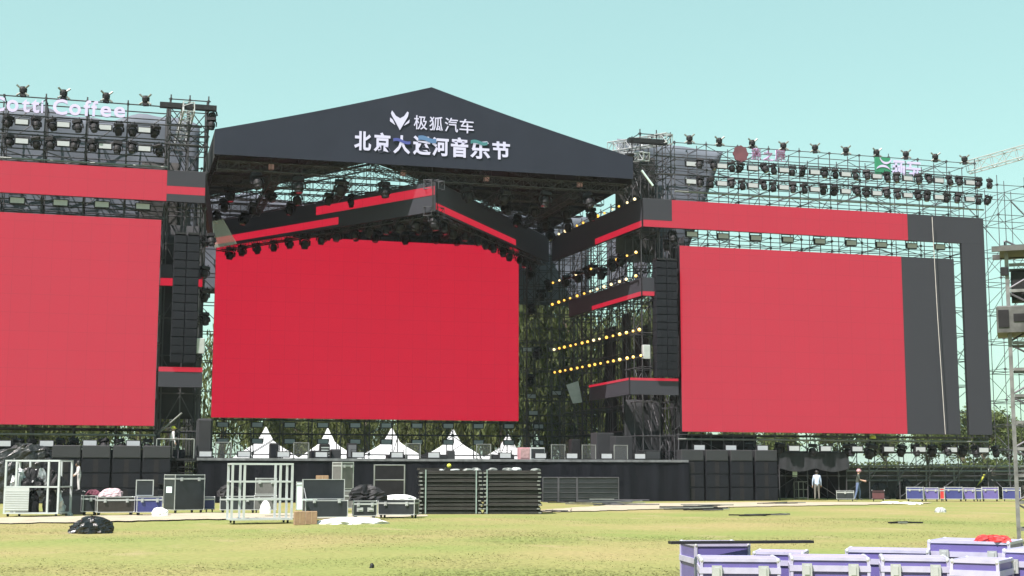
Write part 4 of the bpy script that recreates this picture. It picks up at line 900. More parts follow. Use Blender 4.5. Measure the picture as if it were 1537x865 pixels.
def case_px(label, x0, x1, ytop, ybase, m, D_=None, rz=0.0, zbase=0.0, W_=None, **kw):
    p = PZ((x0 + x1) / 2, ybase, zbase); k = mpp(p); W_ = W_ or (x1 - x0) * k / math.cos(rz); H_ = (ybase - ytop) * k
    fr = -math.atan2(p.x - CAM.x, p.y - CAM.y)
    return flight_case(label, tuple(p), fr + rz, W_, D_ or min(.75, W_ * .7), H_, m, **kw)
# --- trolley cages
def cage(label, x0, x1, ytop, ybase, Dm, rz, m, shelves=(.33, .66), mesh=False):
    p = PZ((x0 + x1) / 2, ybase); k = mpp(p); W_ = (x1 - x0) * k / math.cos(rz) - Dm * abs(math.sin(rz)) * .9; H_ = (ybase - ytop) * k
    fr = -math.atan2(p.x, p.y - CAM.y) + rz; r = thing('cage_trolley', label, 'trolley', (0, 0, 0)); t = .035; z0 = .14
    xs_ = [-W_ / 2, W_ / 2]; ys_ = [0, Dm]
    for x in xs_ + [-W_ / 2 + .2 * W_, W_ / 2 - .2 * W_]:
        for y in ys_: MB().box(x - t, x + t, y - t, y + t, z0, H_ - .002 - .003 * (x in xs_)).build('post', m, r)
    for f in [0] + list(shelves) + [1]:
        z = z0 + (H_ - z0) * f; b = MB(); c = t * .95
        b.box(-W_ / 2 - c, W_ / 2 + c, -c - .008, c - .008, z - t, z + t * .6).box(-W_ / 2 - c, W_ / 2 + c, Dm - c + .008, Dm + c + .008, z - t, z + t * .6)
        b.box(-W_ / 2 - c - .007, -W_ / 2 + c - .007, c, Dm - c, z - t * .9, z + t * .55).box(W_ / 2 - c + .007, W_ / 2 + c + .007, c, Dm - c, z - t * .9, z + t * .55); b.build('rail', m, r)
    MB().box(-W_ / 2 + t, W_ / 2 - t, t, Dm - t, z0 - .02, z0 + .02).build('floor_plate', M_GREYWHITE, r)
    if mesh:
        MB().box(-W_ / 2 + t, -W_ / 2 + W_ * .46, -.05, -.046, z0 + .06, z0 + (H_ - z0) * .48).build('mesh_panel', M_WIRE, r)
        b = MB()
        for k_ in range(9): z = z0 + .1 + k_ * .085; b.box(-W_ / 2 + t, -W_ / 2 + W_ * .46, -.062, -.051, z, z + .02)
        b.build('slat', m, r)
    for x in (-W_ / 2 + .1, W_ / 2 - .1):
        for y in (.1, Dm - .1): inst(WHEEL, 'caster', r, (x, y, 0))
    r.location = p; r.rotation_euler = (0, 0, fr); return r, p, fr, W_, H_
ca, pA, fA, wA, hA = cage('white mesh cage trolley filled with dark equipment beside the striped man', 0, 92, 692, 776, 1.25, R(-22), M_ALUW, (.5,), True)
cb, pB, fB, wB, hB = cage('empty white three shelf trolley in front of the stage', 345, 440, 697, 786, .9, R(10), M_ALUW, (.36, .68))
rd = random.Random(4)
for k in range(54):
    lx, ly = rd.uniform(-wA / 2 + .2, wA / 2 - .2), rd.uniform(.2, 1.05); lv = (.18, .98, .98)[k % 3]
    q = Matrix.Rotation(fA, 3, 'Z') @ Vector((lx, ly, 0)) + Vector((pA.x, pA.y, lv if k % 3 != 2 else lv - .4 + .0)); 
    if k % 3 == 2: q.z = .98
    lump('bundle', 'dark or silvery equipment bundle inside the white mesh cage', 'bundle', tuple(q), rd.uniform(.14, .24), rd.uniform(.12, .2), rd.uniform(.35, .78), (M_BLACK, M_GREYWHITE, M_BLACKM, mat('foil', (.4, .4, .4), .3, .6, var=.3, scale=9))[k % 4], 40 + k, .5, 12, 6)['group'] = 'bundles in the mesh cage'
# --- cases
CW = M_ALU
case_px('black equipment case the striped man stands on', 92, 126, 738, 773, M_BLKC, .8, R(4), wheels=False, lid=.1, latches=0, frame=M_BLACKM)
case_px('low dark brown flight case with a red latch carrying cloth bundles', 146, 201, 746, 775, M_BRNC, .7, R(6), lid=.22)
case_px('narrow low flight case left of the dark brown one', 124, 147, 744, 774, M_BLKC, .7, R(6), lid=.22, latches=1)
case_px('low blue flight case with a framed dark panel standing on it', 205, 243, 746, 775, M_BLUEC, .7, R(6), lid=.2)
p = PZ(216, 775); z = mpp(p) * 30
p = p + Vector((0, .35, 0)); r = thing('display_board', 'dark panel in a pale frame standing on the low blue case', 'panel', (p.x, p.y, z)); k = mpp(p)
MB().box(p.x - 12 * k, p.x + 12 * k, p.y, p.y + .05, z + .03, z + 23 * k).build('panel', M_BLKC, r)
MB().box(p.x - 13 * k, p.x - 11.6 * k, p.y - .02, p.y + .07, z, z + 24 * k).box(p.x + 11.6 * k, p.x + 13 * k, p.y - .02, p.y + .07, z, z + 24 * k).box(p.x - 11.5 * k, p.x + 11.5 * k, p.y - .02, p.y + .07, z + 22.6 * k, z + 24 * k).box(p.x - 11.5 * k, p.x + 11.5 * k, p.y - .02, p.y + .07, z, z + .03).build('frame', M_ALU, r)
def on_top(x, ytop_of_case, ybase, back=.3):
    p = PZ(x, ybase); return Vector((p.x, p.y + back, (ybase - ytop_of_case) * mpp(p) + .005))
lump('cloth_bundle', 'dark red and pink cloth bundle on the low cases', 'cloth', tuple(on_top(139, 745, 774)), .28, .2, .24, mat('maroon_cloth', (.12, .03, .05), .85, var=.5, scale=5), 5, .3)
lump('cloth_bundle', 'pale grey pink cloth bundle on the low dark brown case', 'cloth', tuple(on_top(167, 746, 775)), .40, .22, .30, M_CLOTHP, 6, .3)
lump('plastic_bag', 'crumpled white plastic bag leaning at the tall case', 'bag', tuple(PZ(239, 776)), .28, .2, .34, M_CLOTHW, 7, .35)
tc_ = case_px('tall black flight case with silver edges and a white side label', 262, 306, 713, 771, M_BLKC, .98, R(27), lid=.12, wheels=True, handles=0, side=M_WHITE, latches=2)
case_px('blue low case peeping out right of the tall black case', 306, 322, 746, 770, M_BLUEC, .6, 0, lid=.2, latches=0)
case_px('low black case behind the empty trolley', 330, 382, 745, 771, M_BLKC, .7, R(-4), lid=.25)
lump('cable_heap', 'heap of tangled dark cables on the low black case', 'cables', tuple(on_top(345, 746, 771)), .45, .25, .45, M_BLACK, 8, .6)
case_px('grey upper case seen through the empty trolley', 383, 415, 718, 743, M_GRYC, .6, 0, zbase=.82, lid=.2, wheels=False)
case_px('grey lower case seen through the empty trolley', 381, 415, 744, 771, M_GRYC, .6, 0, lid=.2)
lump('plastic_bag', 'white plastic bag hanging low behind the empty trolley', 'bag', tuple(PZ(397, 772) + Vector((0, -.3, 0))), .2, .15, .55, M_CLOTHW, 9, .3)
# cartons
def carton(label, x0, x1, ytop, ybase, rz=0, zbase=0):
    p = PZ((x0 + x1) / 2, ybase, zbase); k = mpp(p); W_, H_ = (x1 - x0) * k, (ybase - ytop) * k; r = thing('carton', label, 'box', (0, 0, 0))
    MB().rbox(-W_ / 2, W_ / 2, 0, W_ * .8, 0, H_, .012).build('box', M_CARD, r); MB().box(-W_ * .04, W_ * .04, -.004, -.001, H_ * .1, H_ * .98).build('tape', mat('tape', (.33, .23, .14), .4), r)
    r.location = p; r.rotation_euler = (0, 0, rz - math.atan2(p.x, p.y - CAM.y))
carton('brown carton standing at the wheel of the empty trolley', 442, 458, 768, 788, R(8)); carton('brown carton between the other one and the open case', 459, 476, 768, 787, R(4))
case_px('white cabinet with drawers behind the open case', 444, 476, 724, 766, M_WHITE, .5, 0, lid=.1, wheels=False, latches=0)
carton('small pale carton on the white drawer cabinet', 474, 493, 714, 729, R(0), 1.02)
oc = case_px('open black flight case with its lid raised', 458, 522, 728, 783, M_BLKC, .8, R(8), lid=.48, open_lid=True)
case_px('dark case supporting the tall upright case', 506, 542, 737, 768, M_GRYC, .7, R(0), lid=.3)
sc_ = case_px('grey and black flight case standing high on another case', 500, 543, 694, 735, M_GRYC, .72, R(38), zbase=.86, W_=.72, edge=.045, lid=.14, wheels=False, handles=0)
case_px('black case with two silver butterfly latches', 530, 566, 752, 781, M_BLKC, .7, R(4), lid=.22, handles=2)
case_px('wide black case with white cloth on its lid', 567, 622, 750, 779, M_BLKC, .8, R(-12), lid=.25, side=None)
lump('cable_heap', 'heap of tangled black cables behind the butterfly latch case', 'cables', tuple(on_top(553, 752, 781, .35)), .5, .28, .5, M_BLACKM, 10, .6)
lump('folded_cloth', 'folded white cloth on the wide black case', 'cloth', tuple(on_top(601, 750, 779, .4)), .58, .3, .16, M_CLOTHW, 11, .25)
lump('white_sheet', 'flat white plastic sheet lying on the grass before the cases', 'sheet', tuple(PZ(528, 786)), 1.05, .75, .20, mat('white_sheet', (.62, .62, .62), .6, var=.08, bump=.6, bscale=3), 12, .3, 26, 6)
# framed stand
p = PZ(584, 766); k = mpp(p); r = thing('framed_stand', 'tall stand with black panels in a grey tube frame before the skirt', 'stand', tuple(p)); W_ = 46 * k; H_ = 68 * k
for x in (-W_ / 2, W_ / 2): MB().tube((p.x + x, p.y, 0), (p.x + x, p.y, H_), .035, 8).build('post', M_PALEPIPE, r)
for f in (.3, .66, .985): MB().tube((p.x - W_ / 2, p.y, H_ * f), (p.x + W_ / 2, p.y, H_ * f), .03, 8).build('bar', M_PALEPIPE, r)
for f0, f1 in ((.31, .65), (.67, .97)): MB().box(p.x - W_ / 2 + .045, p.x + W_ / 2 - .045, p.y - .015, p.y + .015, H_ * f0 + .03, H_ * f1 - .02).build('panel', M_BLACK, r)
for x in (-W_ / 2, W_ / 2): MB().box(p.x + x - .04, p.x + x + .04, p.y - .35, p.y + .35, .0, .04).build('foot', M_BLACKM, r)
# stacks of stage decks
def deck_stack(lab, x0, x1, ytop, ybase, n, seed):
    rd = random.Random(seed); a, b = PZ(x0, ybase), PZ(x1, ybase); a = (a + b) / 2; k = mpp(a); W_ = (x1 - x0) * k; H_ = (ybase - ytop) * k; st = H_ / n; rz = -math.atan2(a.x, a.y - CAM.y) + R(2)
    m_rail = mat('deck_rail', (.035, .035, .032), .55, .3, var=.3, scale=4)
    pb = MB().box(-W_ / 2, W_ / 2, 0, 1.2, st * .45, st * .86).box(-W_ / 2 + .05, W_ / 2 - .05, .065, 1.15, st * .05, st * .449).box(-W_ / 2 + .05, W_ / 2 - .05, .065, 1.15, st * .861, st * 1.04).mesh('board', M_WOODD); pr_ = MB().box(-W_ / 2 - .03, W_ / 2 + .03, -.03, .06, .12 * st, st * .44).box(-W_ / 2 - .03, -W_ / 2 + .06, .061, 1.2, .12 * st, st * .44).box(W_ / 2 - .06, W_ / 2 + .03, .061, 1.2, .12 * st, st * .44).mesh('rail', m_rail)
    bk = MB().box(-.06, .06, -.05, -.002, .0, .05).mesh('clip', M_PALEPIPE)
    for i in range(n):
        r = thing('stage_platform', 'dark stage platform panel lying in the %s' % lab, 'platform', (a.x + rd.uniform(-.04, .04), a.y + rd.uniform(-.04, .04), i * st), rz + R(rd.uniform(-.8, .8)), 'platform panels in the ' + lab)
        inst(pb, 'board', r); inst(pr_, 'side_rail', r)
        for q in (-.47, .47): inst(bk, 'clip', r, (q * W_, -.032, st * .2))
    return a, W_, H_, rz
for lab, x0, x1, sd_, straps in (('stack beside the wide black case', 629, 724, 1, (-.40, .40)), ('stack next to the crowd barriers', 725.5, 812, 2, (-.44, .1))):
    a, W_, H_, rz = deck_stack(lab, x0, x1, 707, 772, 11, sd_)
    for s_ in straps[:2 if sd_ == 1 else 1]:
        r = thing('lashing_strap', 'green grey strap tied round the ' + lab, 'strap', tuple(a), rz, 'straps round the platform stacks')
        inst(MB().box(s_ * W_ - .025, s_ * W_ + .025, -.075, -.055, .02, H_ + .03).box(s_ * W_ - .025, s_ * W_ + .025, -.05, 1.22, H_ + .012, H_ + .03).mesh('webbing', M_STRAP), 'webbing', r)
    for k in range(5):
        q = Matrix.Rotation(rz, 3, 'Z') @ Vector((rd.uniform(-.45, .45) * W_, rd.uniform(.05, .5), 0)) + Vector((a.x, a.y, H_ + .005))
        lump('rag', 'small pale rag on top of the ' + lab, 'rag', tuple(q), rd.uniform(.1, .25), .1, rd.uniform(.06, .13), M_GREYWHITE if k % 2 else M_PALEPIPE, 70 + k + 10 * sd_, .4, 10, 5)['group'] = 'rags on the platform stacks'
    if sd_ == 1:
        q = a + Vector((-.1, .4, H_)); tag(MB().box(q.x - 1.1, q.x + 1.0, q.y, q.y + .5, q.z + .012, q.z + .10).build('loose_board', M_WOODD, origin=tuple(q)), 'loose dark board lying on top of the left platform stack', 'board')
        q = a + Vector((.05, .55, H_ + .10)); tag(MB().lathe([(.001, 0), (.07, .02), (.1, .09), (.07, .16), (.001, .18)], 12, tuple(q)).build('yellow_ball', M_YEL, smooth=True, origin=tuple(q)), 'small yellow ball on the loose board', 'ball')
# crowd barriers against the skirt
for i, (x0, x1) in enumerate([(815, 838), (839, 866), (867, 929)]):
    a, b = PY(x0, 740, -2.2), PY(x1, 740, -2.2); zt = PY(x0, 717, -2.2).z; r = thing('crowd_barrier', ['grey mesh barrier panel next to the platform stack', 'grey mesh barrier panel between its two neighbours', 'wide grey barrier panel in front of the black skirt'][i], 'barrier', ((a.x + b.x) / 2, -2.2, 0))
    MB().box(a.x + .02, b.x - .02, -2.19, -2.16, .08, zt - .02).build('panel', mat('barrier_grey', (.022, .025, .029), .55, .2, var=.2, scale=2), r)
    f = MB(); f.tube((a.x, -2.2, 0), (a.x, -2.2, zt), .03, 6).tube((b.x - .01, -2.2, 0), (b.x - .01, -2.2, zt), .03, 6).tube((a.x, -2.2, zt), (b.x, -2.2, zt), .03, 6); f.build('frame', M_STEEL, r)
    for k in range(4): z = .25 + k * (zt - .3) / 4; MB().box(a.x + .03, b.x - .03, -2.215, -2.195, z, z + .03).build('bar', M_STEEL, r)
    MB().box(a.x + .05, a.x + .12, -2.9, -2.16, .0, .04).box(b.x - .12, b.x - .05, -2.9, -2.16, .0, .04).build('foot', M_STEEL, r)
# bars and scraps lying on the ground
def bars(label, px, n, ln, seed, m, spread=.5, hgt=.12, group=None, each=True):
    rd = random.Random(seed); p = PZ(*px)
    for k in range(n):
        l = ln * rd.uniform(.35, 1.0); an = R(rd.gauss(0, 17)); c = p + Vector((rd.uniform(-.7, .7) * ln * .5, rd.uniform(-spread, spread), .045 + hgt * (k / max(1, n)) ** 1.3))
        o = MB().box(-l / 2, l / 2, -.035, .035, -.02, .028).build('metal_bar', (m, M_STEEL, m, M_PALEPIPE)[k % 4]); o.location = c; o.rotation_euler = (0, R(rd.uniform(-1.0, 1.0)), an); tag(o, label, 'bar', group or label + 's')
bars('dark metal bar in the pile before the crowd barriers', (925, 759), 12, 3.4, 1, M_STEEL, .8, .3)
bars('thin bar scattered on the sand by the crowd barriers', (880, 756), 6, 2.6, 2, M_BLACKM, 1.0, .1)
bars('black bar in the flat pile on the grass', (1045, 767), 12, 2.6, 3, M_BLACKM, .9, .22)
bars('thin black bar in the trailing line on the grass', (1140, 775), 7, 2.2, 4, M_BLACKM, .4, .02)
bars('thin black scrap bar lying alone on the right grass', (1360, 787), 5, 1.0, 5, M_BLACKM, .3, .02)
bars('dark plank lying beside the platform stack', (826, 769), 2, 1.5, 6, M_WOODD, .1, .03)
bars('thin plank along the foot of the right speaker stacks', (1170, 757), 5, 2.4, 7, M_BRNC, .3, .05)
lump('tarp_heap', 'heap of shiny black tarpaulin on the grass', 'tarp', tuple(PZ(137, 801)), .52, .42, .45, M_TARP, 14, .35, 30, 12)
lump('stone', 'small dark stick clump in the foreground grass', 'debris', tuple(PZ(558, 854)), .04, .04, .10, M_BLACKM, 15, .5, 8, 5)
lump('plastic_bag', 'small white and grey bag on the right grass', 'bag', tuple(PZ(1411, 769)), .22, .2, .2, M_GREYWHITE, 16, .4)
for i, x in enumerate((1332, 1342, 1362, 1374)): lump('plastic_scrap', 'flat white plastic scrap at the foot of the purple case row', 'scrap', tuple(PZ(x, 756 + .4 * i)), .35, .5, .12, M_CLOTHW, 17 + i, .4)['group'] = 'white scraps by the case row'
lump('plastic_bag', 'tiny grey bag under the white mesh cage corner', 'bag', tuple(PZ(104, 775)), .12, .12, .14, M_GREYWHITE, 23, .4)
# --- right side: case, awning, rails, row of purple cases
case_px('black flight case with silver front frame by the right stacks', 1068, 1084, 727, 752, M_BLKC, .8, R(-10), lid=.05, latches=0)
case_px('small dark stool like case by the right stacks', 1090, 1103, 735, 752, M_BRNC, .5, 0, lid=.15, latches=0, frame=M_BLACKM)
r = thing('awning', 'black cloth awning with scalloped edge over the man in the blue shirt', 'awning', tuple(PY(1222, 751, 2)))
aw0, aw1 = PY(1170, 700, .6).x, PY(1274, 700, .6).x; zt = PY(1220, 680, .6).z; zm = PY(1220, 697, .6).z
b = MB(); n = 40; vs = []
for i in range(n + 1):
    u = i / n; x = aw0 + (aw1 - aw0) * u; s_ = abs(math.sin(u * math.pi * 2)) ; f_ = .05 * math.sin(x * 9)
    vs += [(x, .62 + f_ * .3, zt), (x, .5 + f_, zm - .25 - .22 * s_), (x, .55 + f_, zm - .25 - .22 * s_), (x, .68 + f_ * .3, zt)]
b.add(vs, [(4 * i + 4, 4 * i, 4 * i + 1, 4 * i + 5) for i in range(n)] + [(4 * i + 3, 4 * i + 7, 4 * i + 6, 4 * i + 2) for i in range(n)]); b.build('valance', M_BLACKFAB, r, smooth=True)
MB().box(aw0, aw1, .66, 4.6, zt - .03, zt + .02).build('canopy', M_BLACKFAB, r); MB().box(aw0, aw1, 4.55, 4.6, .05, zt - .04).build('back_cloth', M_BLACKFAB, r); MB().box(aw1 - .06, aw1 - .02, .9, 4.5, .05, zt - .04).build('side_cloth', M_BLACKFAB, r)
for x in (aw0 + .05, aw1 - .1): MB().tube((x, .75, 0), (x, .75, zt - .04), .04, 6).build('pole', M_STEELD, r)
r = thing('equipment_rack', 'grey framed rack with boxes under the black awning', 'rack', tuple(PY(1205, 751, 1.4))); a, b_ = PY(1199, 751, 1.4).x, PY(1213, 751, 1.4).x; zt2_ = PY(1205, 723, 1.4).z
for x in (a, b_):
    for y in (1.4, 2.0): MB().tube((x, y, 0), (x, y, zt2_), .03, 6).build('post', M_PALEPIPE, r)
for f in (.1, .55, .97): MB().box(a, b_, 1.4, 2.0, zt2_ * f, zt2_ * f + .04).build('shelf', M_PALEPIPE, r)
tg = PY(1193, 712, 1.4); MB().box(tg.x - .16, tg.x + .16, 1.38, 1.42, tg.z - .16, tg.z + .16).build('notice_plate', M_WHITE, r)
MB().tube((tg.x, 1.44, 0), (tg.x, 1.44, tg.z), .03, 6).build('notice_pole', M_STEELD, r)
case_px('dark case with a white sticker beside the black awning', 1256, 1282, 737, 753, M_BLKC, .6, 0, lid=.2, latches=1)
case_px('reddish brown box beside the man with the pink cap', 1309, 1328, 736, 753, mat('red_brown_lam', (.09, .03, .035), .5), .6, 0, lid=.2, latches=0, frame=M_BLACKM)
for i, (x0, x1, m, l) in enumerate([(1361, 1386, M_BLUEC, 'deep blue case at the left end of the row before the rails'), (1388, 1409, M_PURPLE, 'framed purple case second in the row before the rails'), (1411, 1418, M_REDP, 'narrow red case in the row before the rails'), (1419, 1445, M_BLUEC, 'blue purple case right of the narrow red one'), (1447, 1464, M_PURPLE, 'small purple case in the middle right of the row'), (1465, 1474, M_BLUEC, 'narrow blue case in the row before the rails'), (1475, 1499, M_PURPLE, 'purple case with pale frame near the right end of the row'), (1506, 1532, M_BLUEC, 'blue case partly behind the lattice tower')]):
    case_px(l, x0, x1, 731.5 + (i % 3) * .8, 753, m, .7, R((-3, 2, 0, 4, -2, 1, 3, 0)[i]), lid=.22, latches=0 if x1 - x0 < 12 else 2, edge=.035)
# long rails, ramp parapet behind the case row
pr_ = thing('guard_rail', 'long pale pipe guard rail with dark cloth behind the purple cases', 'railing', (PY(1262, 750, 3).x, 3, 0))
xg0, xg1 = PY(1262, 710, 3).x, PY(1600, 710, 3).x
for py_ in (700, 707.5, 721.5): z = PY(1400, py_, 3).z; MB().tube((xg0, 3, z), (xg1, 3, z), .06, 8).build('rail', M_PALEPIPE, pr_)
z0_ = PY(1400, 700, 3).z
x = xg0
while x < xg1: MB().tube((x, 3.05, 0), (x, 3.05, z0_), .05, 6).build('post', M_PALEPIPE, pr_); MB().tube((x + .1, 3.0, z0_ - .8), (x + .7, 3.0, z0_), .04, 5).build('stay', M_PALEPIPE, pr_); x += 2.1
MB().box(xg0, xg1, 3.3, 3.34, .05, z0_ - .1).build('dark_cloth', mat('brown_net', (.075, .07, .062), .9, var=.3, scale=2, bump=.4), pr_)
o = tag(MB().tube(PY(1466, 733, 2.2), PY(1478, 712, 2.2), .06, 6).build('yellow_pole', M_YEL, origin=tuple(PY(1466, 733, 2.2))), 'yellow pole leaning on the guard rail', 'pole')
for i in range(9):
    x = xg0 + 2 + i * 2.0; lump('cable_pile', 'dark cable and cloth pile behind the purple case row', 'pile', (x, 1.8, 0), .7, .35, 1.0 + .25 * math.sin(i * 2), M_BLACKM, 120 + i, .5, 14, 6)['group'] = 'piles behind the purple case row'
# yellow helmet on the rail and small tent-like gear
p = PY(1310, 656, .7); lump('helmet', 'yellow green helmet hung under the right wing screen', 'helmet', (p.x, .68, p.z - .1), .22, .18, .24, M_YEL, 31, .1)

# ================================================================== PURPLE CASES near the camera
M_SUNTOP = mat('sunlit_top_purple', (.34, .31, .50), .4, var=.10, scale=4)  # purple case tops, full sun put into a paler colour
M_LAVE = mat('lavender_aluminium', (.43, .41, .55), .45, .25, var=.10, scale=6)
def case_top(label, x0, x1, ytop, H_, m, D_, rz, **kw):
    p = PZ((x0 + x1) / 2, ytop, H_); k = mpp(p); fr = -math.atan2(p.x, p.y - CAM.y) + rz
    return flight_case(label, (p.x, p.y, 0), fr, (x1 - x0) * k / math.cos(rz), D_, H_, m, **kw)
case_top('purple flight case with two square latches left of the fluted one', 1051, 1170, 839, .78, M_PURPLE, .62, R(4), edge=.03, frame=M_LAVE, top_m=M_SUNTOP, lid=.18)
case_top('purple flight case with round butterfly latches', 1187, 1304, 837, .78, M_PURPLE, .62, R(3), edge=.03, frame=M_LAVE, top_m=M_SUNTOP, lid=.17)
case_top('purple flight case between the butterfly latch case and the stencilled one', 1324, 1423, 838, .78, M_PURPLE, .62, R(3), edge=.03, frame=M_LAVE, top_m=M_SUNTOP, lid=.17)
cz_ = case_top('purple flight case with white stencilled letters', 1427, 1497, 841, .78, M_PURPLE, .62, R(-14), edge=.03, frame=M_LAVE, top_m=M_SUNTOP, lid=.2, latches=0)
for i, ch in enumerate('BOTE'): letter(ch, cz_, (-.10 + .065 * i, -.045 + .065 * i, .50, .58), -.004, M_WHITE, .02, .004, 'stencil_letter', Vector((0, 0, 0)))
bl = case_top('wide purple case carrying the long black board', 1043, 1126, 816, .88, M_PURPLE, .75, R(14), edge=.03, frame=M_LAVE, top_m=M_SUNTOP, lid=.25, latches=2)
case_top('purple case seen over the first front case', 1072, 1124, 820.5, .84, M_PURPLE, .55, R(2), edge=.03, frame=M_LAVE, top_m=M_SUNTOP, lid=.2, latches=0)
case_top('low purple case behind the gap of the front cases', 1130, 1206, 829, .74, M_PURPLE, .6, R(-6), edge=.03, frame=M_LAVE, top_m=M_SUNTOP, lid=.2)
case_top('purple case behind the butterfly latch case and its neighbour', 1270, 1392, 826, .78, M_PURPLE, .62, R(-3), edge=.03, frame=M_LAVE, top_m=M_SUNTOP, lid=.2)
case_top('large purple case with a recessed handle and sunlit pale lid top', 1394, 1512, 812.5, .88, M_PURPLE, .8, R(-12), edge=.03, frame=M_LAVE, top_m=M_SUNTOP, lid=.2, handles=1)
case_top('purple case at the right side below the red bundle', 1506, 1585, 826, .86, M_PURPLE, .8, R(-16), edge=.03, frame=M_LAVE, top_m=M_SUNTOP, lid=.2)
p = PZ(1016, 811.5, .93); q = PZ(1232, 810, .93); d = q - p
o = MB().box(0, d.length, -.06, .06, 0, .028).build('black_board', M_BLACKM); o.location = (p.x, p.y + .2, .885); o.rotation_euler = (0, 0, math.atan2(d.y, d.x)); tag(o, 'long thin black board lying across the purple cases', 'board')
for i, (x, y) in enumerate([(1490, 811), (1503, 811), (1516, 812)]): lump('red_bundle', 'crumpled red wrapping on the large purple case', 'bundle', tuple(PZ(x, y + 1.5, .885) + Vector((0, .15, 0))), .11, .1, .07, M_REDP, 60 + i, .4, 14, 6)['group'] = 'red wrappings on the purple cases'

# ================================================================== LATTICE TOWER at the right edge
M_TWBOX = mat('winch_grey', (.07, .07, .068), .6, var=.35, scale=5); M_TWP = mat('tower_steel', (.15, .15, .15), .55, .3, var=.35, scale=4)
bp_ = PZ(1530, 818); k = mpp(bp_); fr = -math.atan2(bp_.x, bp_.y - CAM.y); tw = thing('lattice_tower', 'pale aluminium lattice tower with a boxed winch near the right edge', 'tower', tuple(bp_), fr)
def loc(b, nm, m): return inst(b.mesh(nm, m), nm, tw)
HT = (711 - 372) * k + 1.62; WT = .95
for x in (0, WT):
    for y in (0, WT): loc(MB().box(x - .045, x + .045, y - .045, y + .045, 0, HT), 'post', M_TWP)
for kz in range(11):
    z = .35 + kz * .62
    if z > HT - .1: break
    loc(MB().box(.05, WT - .05, -.03, .03, z - .035, z + .035).box(.05, WT - .05, WT - .03, WT + .03, z - .035, z + .035).box(-.03, .03, .05, WT - .05, z - .035, z + .035).box(WT - .03, WT + .03, .05, WT - .05, z - .035, z + .035), 'rung', M_TWP)
    b = MB(); s_ = kz % 2; b.tube((0 if s_ else WT, -.02, z + .04), (WT if s_ else 0, -.02, z + .58), .025, 5).tube((-.02, 0 if s_ else WT, z + .04), (-.02, WT if s_ else 0, z + .58), .025, 5).tube((WT, 0 if s_ else WT, z + .04), (WT, WT if s_ else 0, z + .58), .025, 5); loc(b, 'diagonal', M_STEEL)
zb = (711 - 497) * k + 1.62; zt_ = (711 - 456) * k + 1.62
loc(MB().rbox(-.28, WT + .3, -.25, WT + .25, zb, zt_, .03), 'winch_box', M_TWBOX); loc(MB().box(-.24, .0, -.27, -.252, zb + .12, zt_ - .1).box(.1, .6, -.27, -.252, zb + .25, zt_ - .2), 'box_opening', M_BLACK)
loc(MB().box(-.32, WT + .5, -.30, -.2, HT, HT + .12).box(-.32, WT + .5, WT + .1, WT + .2, HT, HT + .12).box(-.15, WT + .4, -.199, WT + .099, HT + .03, HT + .15), 'top_beam', M_TWBOX)
zc = (711 - 448) * k + 1.62; loc(MB().rbox(.08, WT - .1, .1, WT - .1, zc + .05, zc + .75, .04), 'machine', M_BLACKM); loc(MB().rbox(-.15, .04, -.1, .05, zc + .62, zc + .82, .02), 'bracket_lamp', M_BLACKM)

